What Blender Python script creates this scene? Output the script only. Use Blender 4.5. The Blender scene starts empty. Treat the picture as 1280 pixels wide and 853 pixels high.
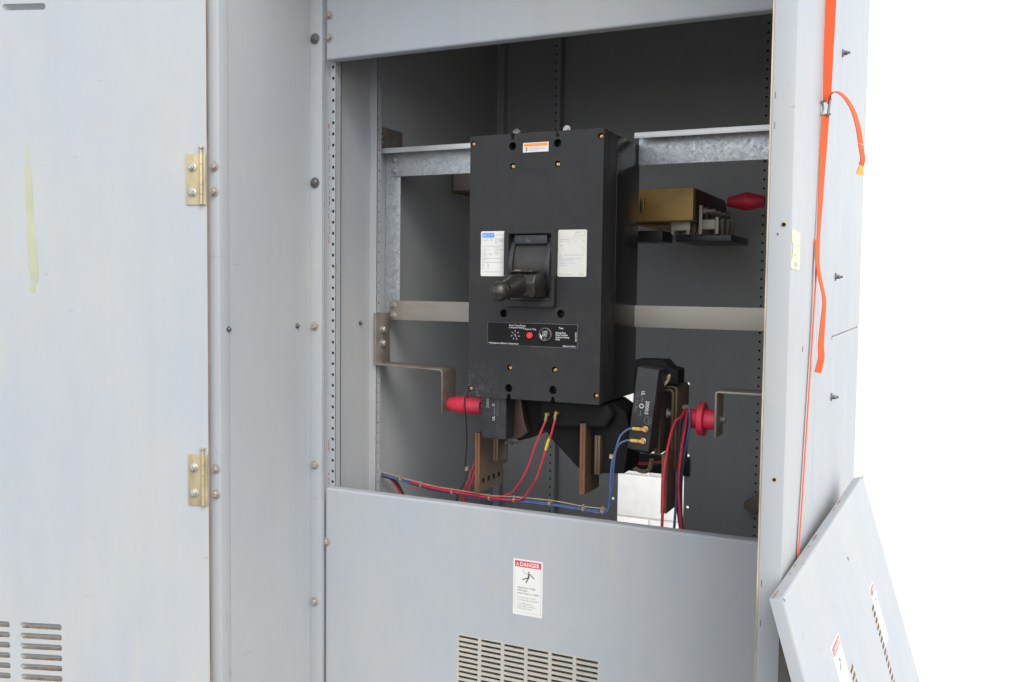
import bpy, bmesh, math, random
from mathutils import Vector, Matrix
from mathutils.geometry import tessellate_polygon

random.seed(7)
sc = bpy.context.scene
col = sc.collection
R = math.radians

# ------------------------------------------------------------------ camera
cam_data = bpy.data.cameras.new('camera')
cam = bpy.data.objects.new('camera', cam_data)
col.objects.link(cam)
cam_data.sensor_fit = 'HORIZONTAL'
cam_data.sensor_width = 36.0
cam_data.lens = 36.0 * 1153.0 / 1280.0
cam_data.clip_start = 0.05
cam_data.clip_end = 9000.0
cam.matrix_world = Matrix((
    (0.905755, -0.035710, 0.422295, 0.0),
    (0.423611, 0.046350, -0.904658, 0.0),
    (0.012732, 0.998287, 0.057109, 1.5),
    (0, 0, 0, 1)))
sc.camera = cam

# ------------------------------------------------------------------ sky and sun (bright hazy white sky, soft sun from the right)
SUN_AZ = 41.0      # degrees the sun stands in front of the cabinet's right side
SUN_EL = 45.0
world = bpy.data.worlds.new('World')
sc.world = world
world.use_nodes = True
wn, wl = world.node_tree.nodes, world.node_tree.links
bg = wn['Background']
sky = wn.new('ShaderNodeTexSky')
sky.sky_type = 'NISHITA'
sky.sun_disc = False
sky.sun_elevation = R(SUN_EL)
sky.sun_rotation = R(90 + SUN_AZ)
sky.dust_density = 1.0
sky.air_density = 1.0
sky.ozone_density = 1.0
hs = wn.new('ShaderNodeHueSaturation')
hs.inputs['Saturation'].default_value = 0.22
wl.new(sky.outputs[0], hs.inputs['Color'])
wl.new(hs.outputs[0], bg.inputs['Color'])
bg.inputs['Strength'].default_value = 0.15

sun_data = bpy.data.lights.new('sun', 'SUN')
sun_data.energy = 1.1
sun_data.angle = R(42)
sun_data.color = (1.0, 0.965, 0.92)
sun = bpy.data.objects.new('sun', sun_data)
col.objects.link(sun)
sdir = Vector((math.cos(R(SUN_EL)) * math.cos(R(SUN_AZ)), -math.cos(R(SUN_EL)) * math.sin(R(SUN_AZ)), math.sin(R(SUN_EL))))
sun.rotation_euler = sdir.to_track_quat('Z', 'Y').to_euler()

vs = sc.view_settings
vs.view_transform = 'Standard'
vs.look = 'None'
vs.exposure = 1.36
vs.gamma = 1.0
vs.use_curve_mapping = False
sc.cycles.use_denoising = True
sc.cycles.max_bounces = 10
sc.cycles.diffuse_bounces = 6

# ------------------------------------------------------------------ materials
MATS = {}


def nt(name):
    m = bpy.data.materials.new(name)
    m.use_nodes = True
    MATS[name] = m
    return m, m.node_tree.nodes, m.node_tree.links, m.node_tree.nodes['Principled BSDF']


def pos_noise(n, l, scale, detail=4.0, stretch=(1, 1, 1), rough=0.55, seed=(0, 0, 0)):
    g = n.new('ShaderNodeNewGeometry')
    mp = n.new('ShaderNodeMapping')
    mp.inputs['Scale'].default_value = stretch
    mp.inputs['Location'].default_value = seed
    l.new(g.outputs['Position'], mp.inputs['Vector'])
    t = n.new('ShaderNodeTexNoise')
    t.inputs['Scale'].default_value = scale
    t.inputs['Detail'].default_value = detail
    t.inputs['Roughness'].default_value = rough
    l.new(mp.outputs[0], t.inputs['Vector'])
    return t.outputs['Fac']


def ramp(n, l, src, p0, p1, c0=(0, 0, 0, 1), c1=(1, 1, 1, 1)):
    r = n.new('ShaderNodeValToRGB')
    r.color_ramp.elements[0].position = p0
    r.color_ramp.elements[1].position = p1
    r.color_ramp.elements[0].color = c0
    r.color_ramp.elements[1].color = c1
    l.new(src, r.inputs[0])
    return r.outputs[0]


def mixc(n, l, fac, a, b):
    m = n.new('ShaderNodeMix')
    m.data_type = 'RGBA'
    if isinstance(fac, float):
        m.inputs[0].default_value = fac
    else:
        l.new(fac, m.inputs[0])
    for i, c in ((6, a), (7, b)):
        if isinstance(c, tuple):
            m.inputs[i].default_value = (*c[:3], 1)
        else:
            l.new(c, m.inputs[i])
    return m.outputs[2]


def mul(n, l, a, k):
    m = n.new('ShaderNodeMath')
    m.operation = 'MULTIPLY'
    l.new(a, m.inputs[0])
    if isinstance(k, float):
        m.inputs[1].default_value = k
    else:
        l.new(k, m.inputs[1])
    return m.outputs[0]


def bump(n, l, b, src, strength, dist):
    bp = n.new('ShaderNodeBump')
    bp.inputs['Strength'].default_value = strength
    bp.inputs['Distance'].default_value = dist
    l.new(src, bp.inputs['Height'])
    l.new(bp.outputs[0], b.inputs['Normal'])


def paint(name, base, dirt=(0.40, 0.34, 0.25), dirt_amt=0.35, rough=0.5, rust=0.0, spec=0.4):
    """old grey enamel: soft blotches, vertical run streaks, tan grime specks"""
    m, n, l, b = nt(name)
    big = pos_noise(n, l, 3.6, 6, (1, 1, 0.5), 0.6)
    c = mixc(n, l, ramp(n, l, big, 0.36, 0.64), tuple(base[i] * k for i, k in enumerate((0.955, 0.975, 1.012))), tuple(base[i] * k for i, k in enumerate((1.04, 1.03, 1.00))))
    mid = pos_noise(n, l, 16.0, 6, (1, 1, 0.35), 0.65, (4, 2, 7))
    c = mixc(n, l, mul(n, l, ramp(n, l, mid, 0.48, 0.72), 0.35), c, tuple(base[i] * k for i, k in enumerate((0.90, 0.91, 0.93))))
    streak = pos_noise(n, l, 26.0, 6, (1, 1, 0.04), 0.55, (1, 8, 3))
    c = mixc(n, l, mul(n, l, ramp(n, l, streak, 0.54, 0.76), 0.16), c, tuple(x * 0.78 for x in base))
    drip = pos_noise(n, l, 34.0, 5, (1, 1, 0.07), 0.6, (6, 1, 2))
    gate = pos_noise(n, l, 3.0, 3, (1, 1, 1), 0.5, (2, 9, 4))
    c = mixc(n, l, mul(n, l, mul(n, l, ramp(n, l, drip, 0.58, 0.70), ramp(n, l, gate, 0.5, 0.68)), 0.45), c, dirt)
    g1 = pos_noise(n, l, 9.0, 6, (1, 1, 0.8), 0.65, (3, 3, 9))
    c = mixc(n, l, mul(n, l, ramp(n, l, g1, 0.58, 0.80), dirt_amt), c, dirt)
    sp = pos_noise(n, l, 120.0, 3, (1, 1, 0.5), 0.55, (7, 1, 1))
    c = mixc(n, l, mul(n, l, ramp(n, l, sp, 0.69, 0.76), 0.35), c, tuple(x * 0.6 for x in dirt))
    scf = pos_noise(n, l, 22.0, 3, (1, 1, 7.0), 0.5, (8, 3, 6))
    gt2 = pos_noise(n, l, 7.0, 2, (1, 1, 1), 0.5, (1, 4, 8))
    c = mixc(n, l, mul(n, l, mul(n, l, ramp(n, l, scf, 0.70, 0.74), ramp(n, l, gt2, 0.56, 0.62)), 0.5), c, tuple(x * 0.55 for x in base))
    if rust > 0:
        ru = pos_noise(n, l, 38.0, 6, (1, 1, 0.35), 0.7, (2, 5, 5))
        c = mixc(n, l, mul(n, l, ramp(n, l, ru, 0.62, 0.70), rust), c, (0.22, 0.085, 0.035))
    l.new(c, b.inputs['Base Color'])
    rr = n.new('ShaderNodeMapRange')
    rr.inputs[3].default_value = rough - 0.08
    rr.inputs[4].default_value = rough + 0.14
    l.new(g1, rr.inputs[0])
    l.new(rr.outputs[0], b.inputs['Roughness'])
    b.inputs['Specular IOR Level'].default_value = spec
    fine = pos_noise(n, l, 420.0, 2)
    wav = pos_noise(n, l, 2.2, 2)
    ad = n.new('ShaderNodeMath')
    ad.operation = 'MULTIPLY_ADD'
    l.new(wav, ad.inputs[0])
    ad.inputs[1].default_value = 14.0
    l.new(fine, ad.inputs[2])
    bump(n, l, b, ad.outputs[0], 0.35, 0.0006)
    return m


def simple(name, base, rough=0.5, metal=0.0, var=0.12, scale=40.0, stretch=(1, 1, 1), bmp=0.15, dirt=None, dirt_amt=0.3, spec=0.5, rvar=0.1):
    m, n, l, b = nt(name)
    f = pos_noise(n, l, scale, 5, stretch)
    c = mixc(n, l, ramp(n, l, f, 0.3, 0.7), tuple(x * (1 - var) for x in base), tuple(min(1, x * (1 + var)) for x in base))
    if dirt:
        d = pos_noise(n, l, scale * 0.45, 6, stretch, 0.68, (5, 5, 2))
        c = mixc(n, l, mul(n, l, ramp(n, l, d, 0.52, 0.72), dirt_amt), c, dirt)
    l.new(c, b.inputs['Base Color'])
    b.inputs['Metallic'].default_value = metal
    b.inputs['Specular IOR Level'].default_value = spec
    rr = n.new('ShaderNodeMapRange')
    rr.inputs[3].default_value = max(0.02, rough - rvar)
    rr.inputs[4].default_value = min(1, rough + rvar)
    l.new(f, rr.inputs[0])
    l.new(rr.outputs[0], b.inputs['Roughness'])
    if bmp:
        fine = pos_noise(n, l, scale * 6, 3, stretch)
        bump(n, l, b, fine, bmp, 0.0006)
    return m


GREY = (0.299, 0.313, 0.325)
paint('paint', GREY)
paint('paint_edge', GREY, rust=0.35, dirt_amt=0.4)
paint('paint_clean', (0.335, 0.345, 0.352), dirt_amt=0.5)
paint('vent_bar', (0.345, 0.335, 0.30), dirt=(0.36, 0.31, 0.22), dirt_amt=0.9)
simple('rust_edge', (0.26, 0.17, 0.09), 0.75, var=0.4, scale=60, stretch=(1, 1, 0.15), dirt=(0.17, 0.08, 0.04), dirt_amt=0.6)
simple('tan_edge', (0.39, 0.325, 0.24), 0.75, var=0.35, scale=60, stretch=(1, 1, 0.15), dirt=(0.25, 0.13, 0.06), dirt_amt=0.6)
simple('vent_edge', (0.50, 0.42, 0.30), 0.8, var=0.25, scale=60, dirt=(0.14, 0.07, 0.035), dirt_amt=0.7)
simple('louver_tan', (0.20, 0.165, 0.135), 0.85, var=0.3, scale=60, dirt=(0.10, 0.07, 0.05), dirt_amt=0.6)
simple('rust', (0.30, 0.12, 0.05), 0.9, var=0.4, scale=150)
simple('zinc', (0.36, 0.35, 0.32), 0.42, 0.6, 0.2, 160, dirt=(0.20, 0.14, 0.08), dirt_amt=0.6)
simple('dark_bolt', (0.13, 0.125, 0.12), 0.45, 0.6, 0.3, 160, dirt=(0.2, 0.13, 0.08), dirt_amt=0.5)
simple('painted_bolt', (0.27, 0.245, 0.22), 0.5, 0.3, 0.2, 160, dirt=(0.3, 0.18, 0.10), dirt_amt=0.6)
simple('yellow_zinc', (0.37, 0.315, 0.195), 0.45, 0.5, 0.22, 45, stretch=(1, 1, 0.4), dirt=(0.33, 0.27, 0.18), dirt_amt=0.5)
simple('brass', (0.48, 0.36, 0.13), 0.35, 0.8, 0.2, 160, dirt=(0.25, 0.16, 0.06), dirt_amt=0.4)
simple('copper_screw', (0.62, 0.33, 0.14), 0.4, 0.7, 0.2, 160)
simple('dull_steel', (0.35, 0.32, 0.285), 0.5, 0.45, 0.1, 22, stretch=(0.3, 1, 1), dirt=(0.24, 0.18, 0.13), dirt_amt=0.45)
simple('brown_steel', (0.22, 0.19, 0.165), 0.55, 0.45, 0.2, 30, dirt=(0.17, 0.12, 0.09), dirt_amt=0.6)
simple('tin_copper', (0.125, 0.090, 0.056), 0.5, 0.5, 0.18, 28, stretch=(1, 1, 0.3), dirt=(0.14, 0.09, 0.06), dirt_amt=0.6)
simple('copper_edge', (0.17, 0.080, 0.038), 0.5, 0.5, 0.25, 60, stretch=(1, 1, 0.2), dirt=(0.13, 0.06, 0.03), dirt_amt=0.6)
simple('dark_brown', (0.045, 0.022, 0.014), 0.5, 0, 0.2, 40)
simple('gold_bus', (0.46, 0.295, 0.095), 0.5, 0.35, 0.12, 20, dirt=(0.20, 0.12, 0.05), dirt_amt=0.5)
simple('black_case', (0.017, 0.017, 0.0175), 0.55, 0.0, 0.15, 30, dirt=(0.045, 0.045, 0.045), dirt_amt=0.35, bmp=0.25, spec=0.32)
simple('black_gloss', (0.012, 0.012, 0.013), 0.20, 0.0, 0.1, 25, bmp=0.03, rvar=0.05, spec=0.2)
simple('black_mould', (0.015, 0.016, 0.019), 0.42, 0.0, 0.2, 50, dirt=(0.06, 0.055, 0.05), dirt_amt=0.4)
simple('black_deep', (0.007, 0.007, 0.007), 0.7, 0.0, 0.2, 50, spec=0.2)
simple('handle_black', (0.014, 0.013, 0.012), 0.38, 0.0, 0.25, 70, dirt=(0.035, 0.030, 0.026), dirt_amt=0.5)
simple('drum_black', (0.020, 0.018, 0.016), 0.5, 0.0, 0.2, 60, stretch=(1, 1, 0.3), dirt=(0.06, 0.045, 0.032), dirt_amt=0.5)
simple('red_ins', (0.72, 0.034, 0.075), 0.45, 0.0, 0.12, 40, dirt=(0.24, 0.07, 0.05), dirt_amt=0.65, bmp=0.35)
simple('red_wire', (0.50, 0.020, 0.045), 0.5, 0, 0.15, 60, bmp=0.1, dirt=(0.22, 0.06, 0.05), dirt_amt=0.4)
simple('blue_wire', (0.058, 0.100, 0.23), 0.5, 0, 0.15, 60, bmp=0.1, dirt=(0.12, 0.115, 0.12), dirt_amt=0.6)
simple('black_wire', (0.028, 0.028, 0.028), 0.5, 0, 0.2, 60, bmp=0, dirt=(0.07, 0.065, 0.06), dirt_amt=0.5)
simple('yellow_crimp', (0.55, 0.38, 0.03), 0.4, 0, 0.08, 60, bmp=0)
simple('lacing', (0.36, 0.29, 0.19), 0.8, 0, 0.2, 90, bmp=0.1)
simple('label_white', (0.56, 0.555, 0.52), 0.5, 0, 0.03, 30, bmp=0)
simple('label_cream', (0.54, 0.53, 0.48), 0.5, 0, 0.04, 50, bmp=0, dirt=(0.42, 0.38, 0.29), dirt_amt=0.3)
simple('label_red', (0.52, 0.025, 0.04), 0.5, 0, 0.03, 30, bmp=0)
simple('label_orange', (0.85, 0.24, 0.02), 0.5, 0, 0.03, 30, bmp=0)
simple('label_blue', (0.06, 0.24, 0.78), 0.5, 0, 0.03, 30, bmp=0)
simple('label_yellow', (0.58, 0.54, 0.31), 0.5, 0, 0.04, 30, bmp=0)
simple('label_blueline', (0.42, 0.47, 0.62), 0.5, 0, 0.03, 30, bmp=0)
simple('ink', (0.05, 0.05, 0.055), 0.6, 0, 0.03, 30, bmp=0)
simple('ink_mid', (0.13, 0.13, 0.135), 0.6, 0, 0.03, 30, bmp=0)
simple('ink_grey', (0.30, 0.30, 0.31), 0.6, 0, 0.03, 30, bmp=0)
simple('ink_pale', (0.62, 0.62, 0.60), 0.6, 0, 0.03, 30, bmp=0)
simple('print_white', (0.50, 0.50, 0.49), 0.5, 0, 0.03, 30, bmp=0)
simple('print_grey', (0.14, 0.14, 0.155), 0.5, 0, 0.03, 30, bmp=0)
simple('button_red', (0.65, 0.02, 0.03), 0.4, 0, 0.05, 60, bmp=0)
simple('webbing', (0.60, 0.076, 0.013), 0.8, 0, 0.16, 900, stretch=(0.25, 0.25, 1.0), bmp=0.4, dirt=(0.45, 0.10, 0.035), dirt_amt=0.35)
simple('webbing_end', (0.62, 0.27, 0.06), 0.75, 0, 0.12, 90, bmp=0)
simple('buckle_steel', (0.20, 0.18, 0.16), 0.45, 0.6, 0.25, 120, dirt=(0.30, 0.2, 0.13), dirt_amt=0.5)
simple('smear', (0.300, 0.312, 0.215), 0.35, 0, 0.10, 14, bmp=0.1)
simple('smear_thick', (0.38, 0.37, 0.21), 0.35, 0, 0.10, 14, bmp=0.1)
simple('concrete', (0.62, 0.615, 0.60), 0.9, 0, 0.08, 6, bmp=0.3)
simple('added_asphalt', (0.15, 0.15, 0.152), 0.9, 0, 0.15, 12, bmp=0.4)
simple('whitewash', (0.60, 0.59, 0.565), 0.85, 0, 0.06, 18, bmp=0.8, dirt=(0.40, 0.36, 0.31), dirt_amt=0.3)
simple('mortar', (0.50, 0.49, 0.47), 0.9, 0, 0.05, 18, bmp=0.5)


def galvanised():
    m, n, l, b = nt('galvanised')
    g = n.new('ShaderNodeNewGeometry')
    v = n.new('ShaderNodeTexVoronoi')
    v.inputs['Scale'].default_value = 140.0
    l.new(g.outputs['Position'], v.inputs['Vector'])
    v2 = n.new('ShaderNodeTexVoronoi')
    v2.inputs['Scale'].default_value = 520.0
    l.new(g.outputs['Position'], v2.inputs['Vector'])
    sep = n.new('ShaderNodeSeparateColor')
    l.new(v.outputs['Color'], sep.inputs[0])
    sep2 = n.new('ShaderNodeSeparateColor')
    l.new(v2.outputs['Color'], sep2.inputs[0])
    c = mixc(n, l, sep.outputs[0], (0.40, 0.43, 0.455), (0.54, 0.565, 0.585))
    c = mixc(n, l, mul(n, l, ramp(n, l, sep2.outputs[0], 0.72, 0.98), 0.6), c, (0.25, 0.27, 0.29))
    d = pos_noise(n, l, 14.0, 5)
    c = mixc(n, l, mul(n, l, ramp(n, l, d, 0.5, 0.8), 0.4), c, (0.36, 0.36, 0.34))
    l.new(c, b.inputs['Base Color'])
    b.inputs['Metallic'].default_value = 0.55
    rr = n.new('ShaderNodeMapRange')
    rr.inputs[3].default_value = 0.34
    rr.inputs[4].default_value = 0.60
    l.new(sep.outputs[1], rr.inputs[0])
    l.new(rr.outputs[0], b.inputs['Roughness'])


galvanised()


def cover_black():
    m, n, l, b = nt('cover_black')
    f = pos_noise(n, l, 26.0, 6, (1, 1, 0.7), 0.6)
    c = mixc(n, l, ramp(n, l, f, 0.35, 0.7), (0.0150, 0.0150, 0.0155), (0.0205, 0.0205, 0.0210))
    g = n.new('ShaderNodeNewGeometry')
    ds = n.new('ShaderNodeVectorMath')
    ds.operation = 'DISTANCE'
    l.new(g.outputs['Position'], ds.inputs[0])
    ds.inputs[1].default_value = (-0.930, 1.79, 1.262)
    mr = n.new('ShaderNodeMapRange')
    mr.inputs[1].default_value = 0.085
    mr.inputs[2].default_value = 0.01
    l.new(ds.outputs['Value'], mr.inputs[0])
    sc_ = pos_noise(n, l, 90.0, 6, (1, 1, 1), 0.75, (3, 1, 4))
    c = mixc(n, l, mul(n, l, mul(n, l, ramp(n, l, sc_, 0.50, 0.70), mr.outputs[0]), 0.7), c, (0.125, 0.125, 0.125))
    sm = pos_noise(n, l, 11.0, 5, (1, 1, 1.6), 0.6, (8, 8, 1))
    c = mixc(n, l, mul(n, l, ramp(n, l, sm, 0.56, 0.74), 0.5), c, (0.032, 0.029, 0.026))
    spk = pos_noise(n, l, 260.0, 2, (1, 1, 1), 0.5, (1, 1, 8))
    c = mixc(n, l, mul(n, l, ramp(n, l, spk, 0.72, 0.80), 0.5), c, (0.10, 0.10, 0.10))
    l.new(c, b.inputs['Base Color'])
    b.inputs['Specular IOR Level'].default_value = 0.32
    rr = n.new('ShaderNodeMapRange')
    rr.inputs[3].default_value = 0.42
    rr.inputs[4].default_value = 0.68
    l.new(sm, rr.inputs[0])
    l.new(rr.outputs[0], b.inputs['Roughness'])
    bump(n, l, b, pos_noise(n, l, 300.0, 3), 0.2, 0.0005)


cover_black()


def rail_lip():
    simple('galv_lip', (0.55, 0.56, 0.56), 0.42, 0.5, 0.12, 50, stretch=(0.3, 1, 1), dirt=(0.36, 0.26, 0.17), dirt_amt=0.45)


rail_lip()


# ------------------------------------------------------------------ mesh helpers
def V(*a):
    return Vector(a)


class MB:
    """collects faces with material slots, then links them as ONE mesh object"""

    def __init__(self, *mats):
        self.v, self.f, self.m = [], [], []
        self.mats = list(mats)

    def mi(self, mat):
        if mat is None:
            return 0
        if mat not in self.mats:
            self.mats.append(mat)
        return self.mats.index(mat)

    def face(self, pts, mat=None):
        b = len(self.v)
        self.v += [tuple(p) for p in pts]
        self.f.append(tuple(range(b, b + len(pts))))
        self.m.append(self.mi(mat))

    def raw(self, verts, faces, mat=None):
        b = len(self.v)
        self.v += [tuple(p) for p in verts]
        i = self.mi(mat)
        for f in faces:
            self.f.append(tuple(b + k for k in f))
            self.m.append(i)

    def box(self, x0, x1, y0, y1, z0, z1, mat=None):
        p = [(x, y, z) for x in (x0, x1) for y in (y0, y1) for z in (z0, z1)]
        self.raw(p, [(0, 1, 3, 2), (4, 6, 7, 5), (0, 4, 5, 1), (2, 3, 7, 6), (0, 2, 6, 4), (1, 5, 7, 3)], mat)

    def obox(self, o, u, v, n, a0, a1, b0, b1, c0, c1, mat=None):
        p = [o + u * a + v * b + n * c for a in (a0, a1) for b in (b0, b1) for c in (c0, c1)]
        self.raw(p, [(0, 1, 3, 2), (4, 6, 7, 5), (0, 4, 5, 1), (2, 3, 7, 6), (0, 2, 6, 4), (1, 5, 7, 3)], mat)

    def prism(self, poly, o, u, v, n, c0, c1, mat=None, side=None):
        k = len(poly)
        a = [o + u * p[0] + v * p[1] + n * c0 for p in poly]
        b = [o + u * p[0] + v * p[1] + n * c1 for p in poly]
        tris = tessellate_polygon([[Vector((p[0], p[1], 0)) for p in poly]])
        self.raw(a, [tuple(t) for t in tris], mat)
        self.raw(b, [tuple(t) for t in tris], mat)
        self.raw(a + b, [(i, (i + 1) % k, k + (i + 1) % k, k + i) for i in range(k)], side or mat)

    def plate(self, outline, holes, o, u, v, n, th, mat=None, edge=None, hole_edge=None, back=None):
        """sheet with real holes; n points to the viewer side, thickness goes the other way"""
        loops = [outline] + holes
        tris = tessellate_polygon([[Vector((p[0], p[1], 0)) for p in lp] for lp in loops])
        flat = [p for lp in loops for p in lp]
        a = [o + u * p[0] + v * p[1] for p in flat]
        b = [q - n * th for q in a]
        self.raw(a, [tuple(t) for t in tris], mat)
        self.raw(b, [tuple(t) for t in tris], back or mat)
        s = 0
        for j, lp in enumerate(loops):
            k = len(lp)
            self.raw(a[s:s + k] + b[s:s + k], [(i, (i + 1) % k, k + (i + 1) % k, k + i) for i in range(k)],
                     (edge if j == 0 else hole_edge) or mat)
            s += k

    def strip_solid(self, rows, q, o, u, v, n, c0, c1, mat=None):
        P = lambda p, c: o + u * p[0] + v * p[1] + n * c
        k = len(rows)
        vs_ = [P(p, c0) for p in rows] + [P(p, c0) for p in q] + [P(p, c1) for p in rows] + [P(p, c1) for p in q]
        fs = []
        for i in range(k - 1):
            fs += [(i, i + 1, k + i + 1, k + i), (2 * k + i, 2 * k + i + 1, 3 * k + i + 1, 3 * k + i),
                   (i, i + 1, 2 * k + i + 1, 2 * k + i), (k + i, k + i + 1, 3 * k + i + 1, 3 * k + i)]
        for i in (0, k - 1):
            fs.append((i, k + i, 3 * k + i, 2 * k + i))
        self.raw(vs_, fs, mat)

    def lathe(self, p0, axis, prof, seg=16, mat=None, cap=True):
        """prof: list of (distance along axis, radius)"""
        ax = Vector(axis).normalized()
        t = Vector((0, 0, 1)) if abs(ax.z) < 0.9 else Vector((1, 0, 0))
        e1 = ax.cross(t).normalized()
        e2 = ax.cross(e1)
        vs_, fs = [], []
        for d, r in prof:
            for k in range(seg):
                a = 2 * math.pi * k / seg
                vs_.append(Vector(p0) + ax * d + (e1 * math.cos(a) + e2 * math.sin(a)) * r)
        for i in range(len(prof) - 1):
            for k in range(seg):
                fs.append((i * seg + k, i * seg + (k + 1) % seg, (i + 1) * seg + (k + 1) % seg, (i + 1) * seg + k))
        if cap:
            fs.append(tuple(range(seg)))
            fs.append(tuple((len(prof) - 1) * seg + k for k in range(seg)))
        self.raw(vs_, fs, mat)

    def tube(self, pts, r, seg=8, mat=None):
        pts = [Vector(p) for p in pts]
        vs_, fs = [], []
        prev = None
        for i, p in enumerate(pts):
            d = (pts[min(i + 1, len(pts) - 1)] - pts[max(i - 1, 0)]).normalized()
            if prev is None:
                t = Vector((0, 0, 1)) if abs(d.z) < 0.9 else Vector((1, 0, 0))
                e1 = d.cross(t).normalized()
            else:
                e1 = (prev - d * prev.dot(d)).normalized()
            prev = e1
            e2 = d.cross(e1)
            rr = r[i] if isinstance(r, (list, tuple)) else r
            for k in range(seg):
                a = 2 * math.pi * k / seg
                vs_.append(p + (e1 * math.cos(a) + e2 * math.sin(a)) * rr)
        for i in range(len(pts) - 1):
            for k in range(seg):
                fs.append((i * seg + k, i * seg + (k + 1) % seg, (i + 1) * seg + (k + 1) % seg, (i + 1) * seg + k))
        fs.append(tuple(range(seg)))
        fs.append(tuple((len(pts) - 1) * seg + k for k in range(seg)))
        self.raw(vs_, fs, mat)

    def ribbon(self, pts, wdirs, width, th, mat=None):
        pts = [Vector(p) for p in pts]
        vs_, fs = [], []
        for i, p in enumerate(pts):
            d = (pts[min(i + 1, len(pts) - 1)] - pts[max(i - 1, 0)]).normalized()
            w = Vector(wdirs[i])
            w = (w - d * w.dot(d)).normalized()
            nn = d.cross(w)
            ww = width[i] if isinstance(width, (list, tuple)) else width
            for a, b in ((-.5, -.5), (.5, -.5), (.5, .5), (-.5, .5)):
                vs_.append(p + w * ww * a + nn * th * b)
        for i in range(len(pts) - 1):
            for k in range(4):
                fs.append((i * 4 + k, i * 4 + (k + 1) % 4, (i + 1) * 4 + (k + 1) % 4, (i + 1) * 4 + k))
        fs.append((0, 1, 2, 3))
        e = (len(pts) - 1) * 4
        fs.append((e, e + 1, e + 2, e + 3))
        self.raw(vs_, fs, mat)

    def text(self, s, o, u, v, n, size, mat, align='LEFT', fit=None, bold=0.0, lift=0.0004):
        cu = bpy.data.curves.new('t', 'FONT')
        cu.body = s
        cu.size = size
        cu.align_x = align
        cu.resolution_u = 2
        cu.offset = bold * size
        ob = bpy.data.objects.new('t', cu)
        me = ob.to_mesh()
        pts = [p.co.copy() for p in me.vertices]
        k = 1.0
        if fit and pts:
            w = max(p.x for p in pts) - min(p.x for p in pts)
            k = fit / max(w, 1e-6)
        self.raw([o + u * (p.x * k) + v * p.y + n * lift for p in pts], [tuple(pl.vertices) for pl in me.polygons], mat)
        ob.to_mesh_clear()
        bpy.data.objects.remove(ob)
        bpy.data.curves.remove(cu)

    def mesh(self, name, bevel=0.0, seg=2, smooth=35.0, recenter=True):
        me = bpy.data.meshes.new(name)
        c = Vector((0, 0, 0))
        if recenter and self.v:
            lo = Vector([min(p[i] for p in self.v) for i in range(3)])
            hi = Vector([max(p[i] for p in self.v) for i in range(3)])
            c = (lo + hi) / 2
        me.from_pydata([tuple(Vector(p) - c) for p in self.v], [], self.f)
        for mt in self.mats:
            me.materials.append(MATS[mt])
        me.polygons.foreach_set('material_index', self.m)
        bm = bmesh.new()
        bm.from_mesh(me)
        bmesh.ops.remove_doubles(bm, verts=bm.verts, dist=1e-6)
        bmesh.ops.recalc_face_normals(bm, faces=bm.faces)
        if bevel > 0:
            es = [e for e in bm.edges if len(e.link_faces) == 2 and e.calc_face_angle(0) > 0.6]
            bmesh.ops.bevel(bm, geom=es, offset=bevel, segments=seg, profile=0.6, affect='EDGES', clamp_overlap=True)
        bm.to_mesh(me)
        bm.free()
        me.polygons.foreach_set('use_smooth', [True] * len(me.polygons))
        me.set_sharp_from_angle(angle=R(smooth))
        return me, c

    def build(self, name, parent=None, bevel=0.0, seg=2, smooth=35.0, label=None):
        me, c = self.mesh(name, bevel, seg, smooth)
        o = bpy.data.objects.new(name, me)
        col.objects.link(o)
        o.location = c
        adopt(o, parent)
        if label:
            o['label'] = label
        return o


def world_loc(o):
    p = Vector(o.location)
    q = o.parent
    while q:
        p = p + q.location if True else p
        q = q.parent
    return p


ABS = {}


def adopt(o, parent):
    """parents carry no rotation, so a child's location is simply relative"""
    ABS[o] = Vector(o.location)
    if parent:
        o.parent = parent
        o.location = ABS[o] - ABS[parent]


def thing(name, loc, label, cat, group=None):
    o = bpy.data.objects.new(name, None)
    col.objects.link(o)
    o.location = loc
    o.empty_display_size = 0.05
    ABS[o] = Vector(loc)
    tag(o, label, cat, group)
    return o


def tag(o, label, cat, group=None):
    o['label'] = label
    o['category'] = cat
    if group:
        o['group'] = group
    return o


def inst(name, me, loc, parent, rot=(0, 0, 0), scale=(1, 1, 1)):
    o = bpy.data.objects.new(name, me)
    col.objects.link(o)
    o.location = loc
    o.rotation_euler = rot
    o.scale = scale
    adopt(o, parent)
    return o


def smooth_path(pts, n=6):
    pts = [Vector(p) for p in pts]
    out = []
    for i in range(len(pts) - 1):
        p0, p1, p2, p3 = pts[max(i - 1, 0)], pts[i], pts[i + 1], pts[min(i + 2, len(pts) - 1)]
        for k in range(n):
            t = k / n
            out.append(0.5 * ((2 * p1) + (p2 - p0) * t + (2 * p0 - 5 * p1 + 4 * p2 - p3) * t * t + (3 * p1 - p0 - 3 * p2 + p3) * t ** 3))
    out.append(pts[-1])
    return out


def circle(cx, cy, r, k=12, ph=0.0):
    return [(cx + r * math.cos(ph + 2 * math.pi * i / k), cy + r * math.sin(ph + 2 * math.pi * i / k)) for i in range(k)]


def rect(x0, y0, x1, y1):
    return [(x0, y0), (x1, y0), (x1, y1), (x0, y1)]


def rrect(x0, y0, x1, y1, r, k=3):
    out = []
    for cx, cy, a in ((x1 - r, y0 + r, -90), (x1 - r, y1 - r, 0), (x0 + r, y1 - r, 90), (x0 + r, y0 + r, 180)):
        for i in range(k + 1):
            t = R(a + 90 * i / k)
            out.append((cx + r * math.cos(t), cy + r * math.sin(t)))
    return out


X, Y, Z = V(1, 0, 0), V(0, 1, 0), V(0, 0, 1)
FRONT = (X, Z, -Y)     # a sheet that faces the camera side: u right, v up, normal to the front


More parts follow.
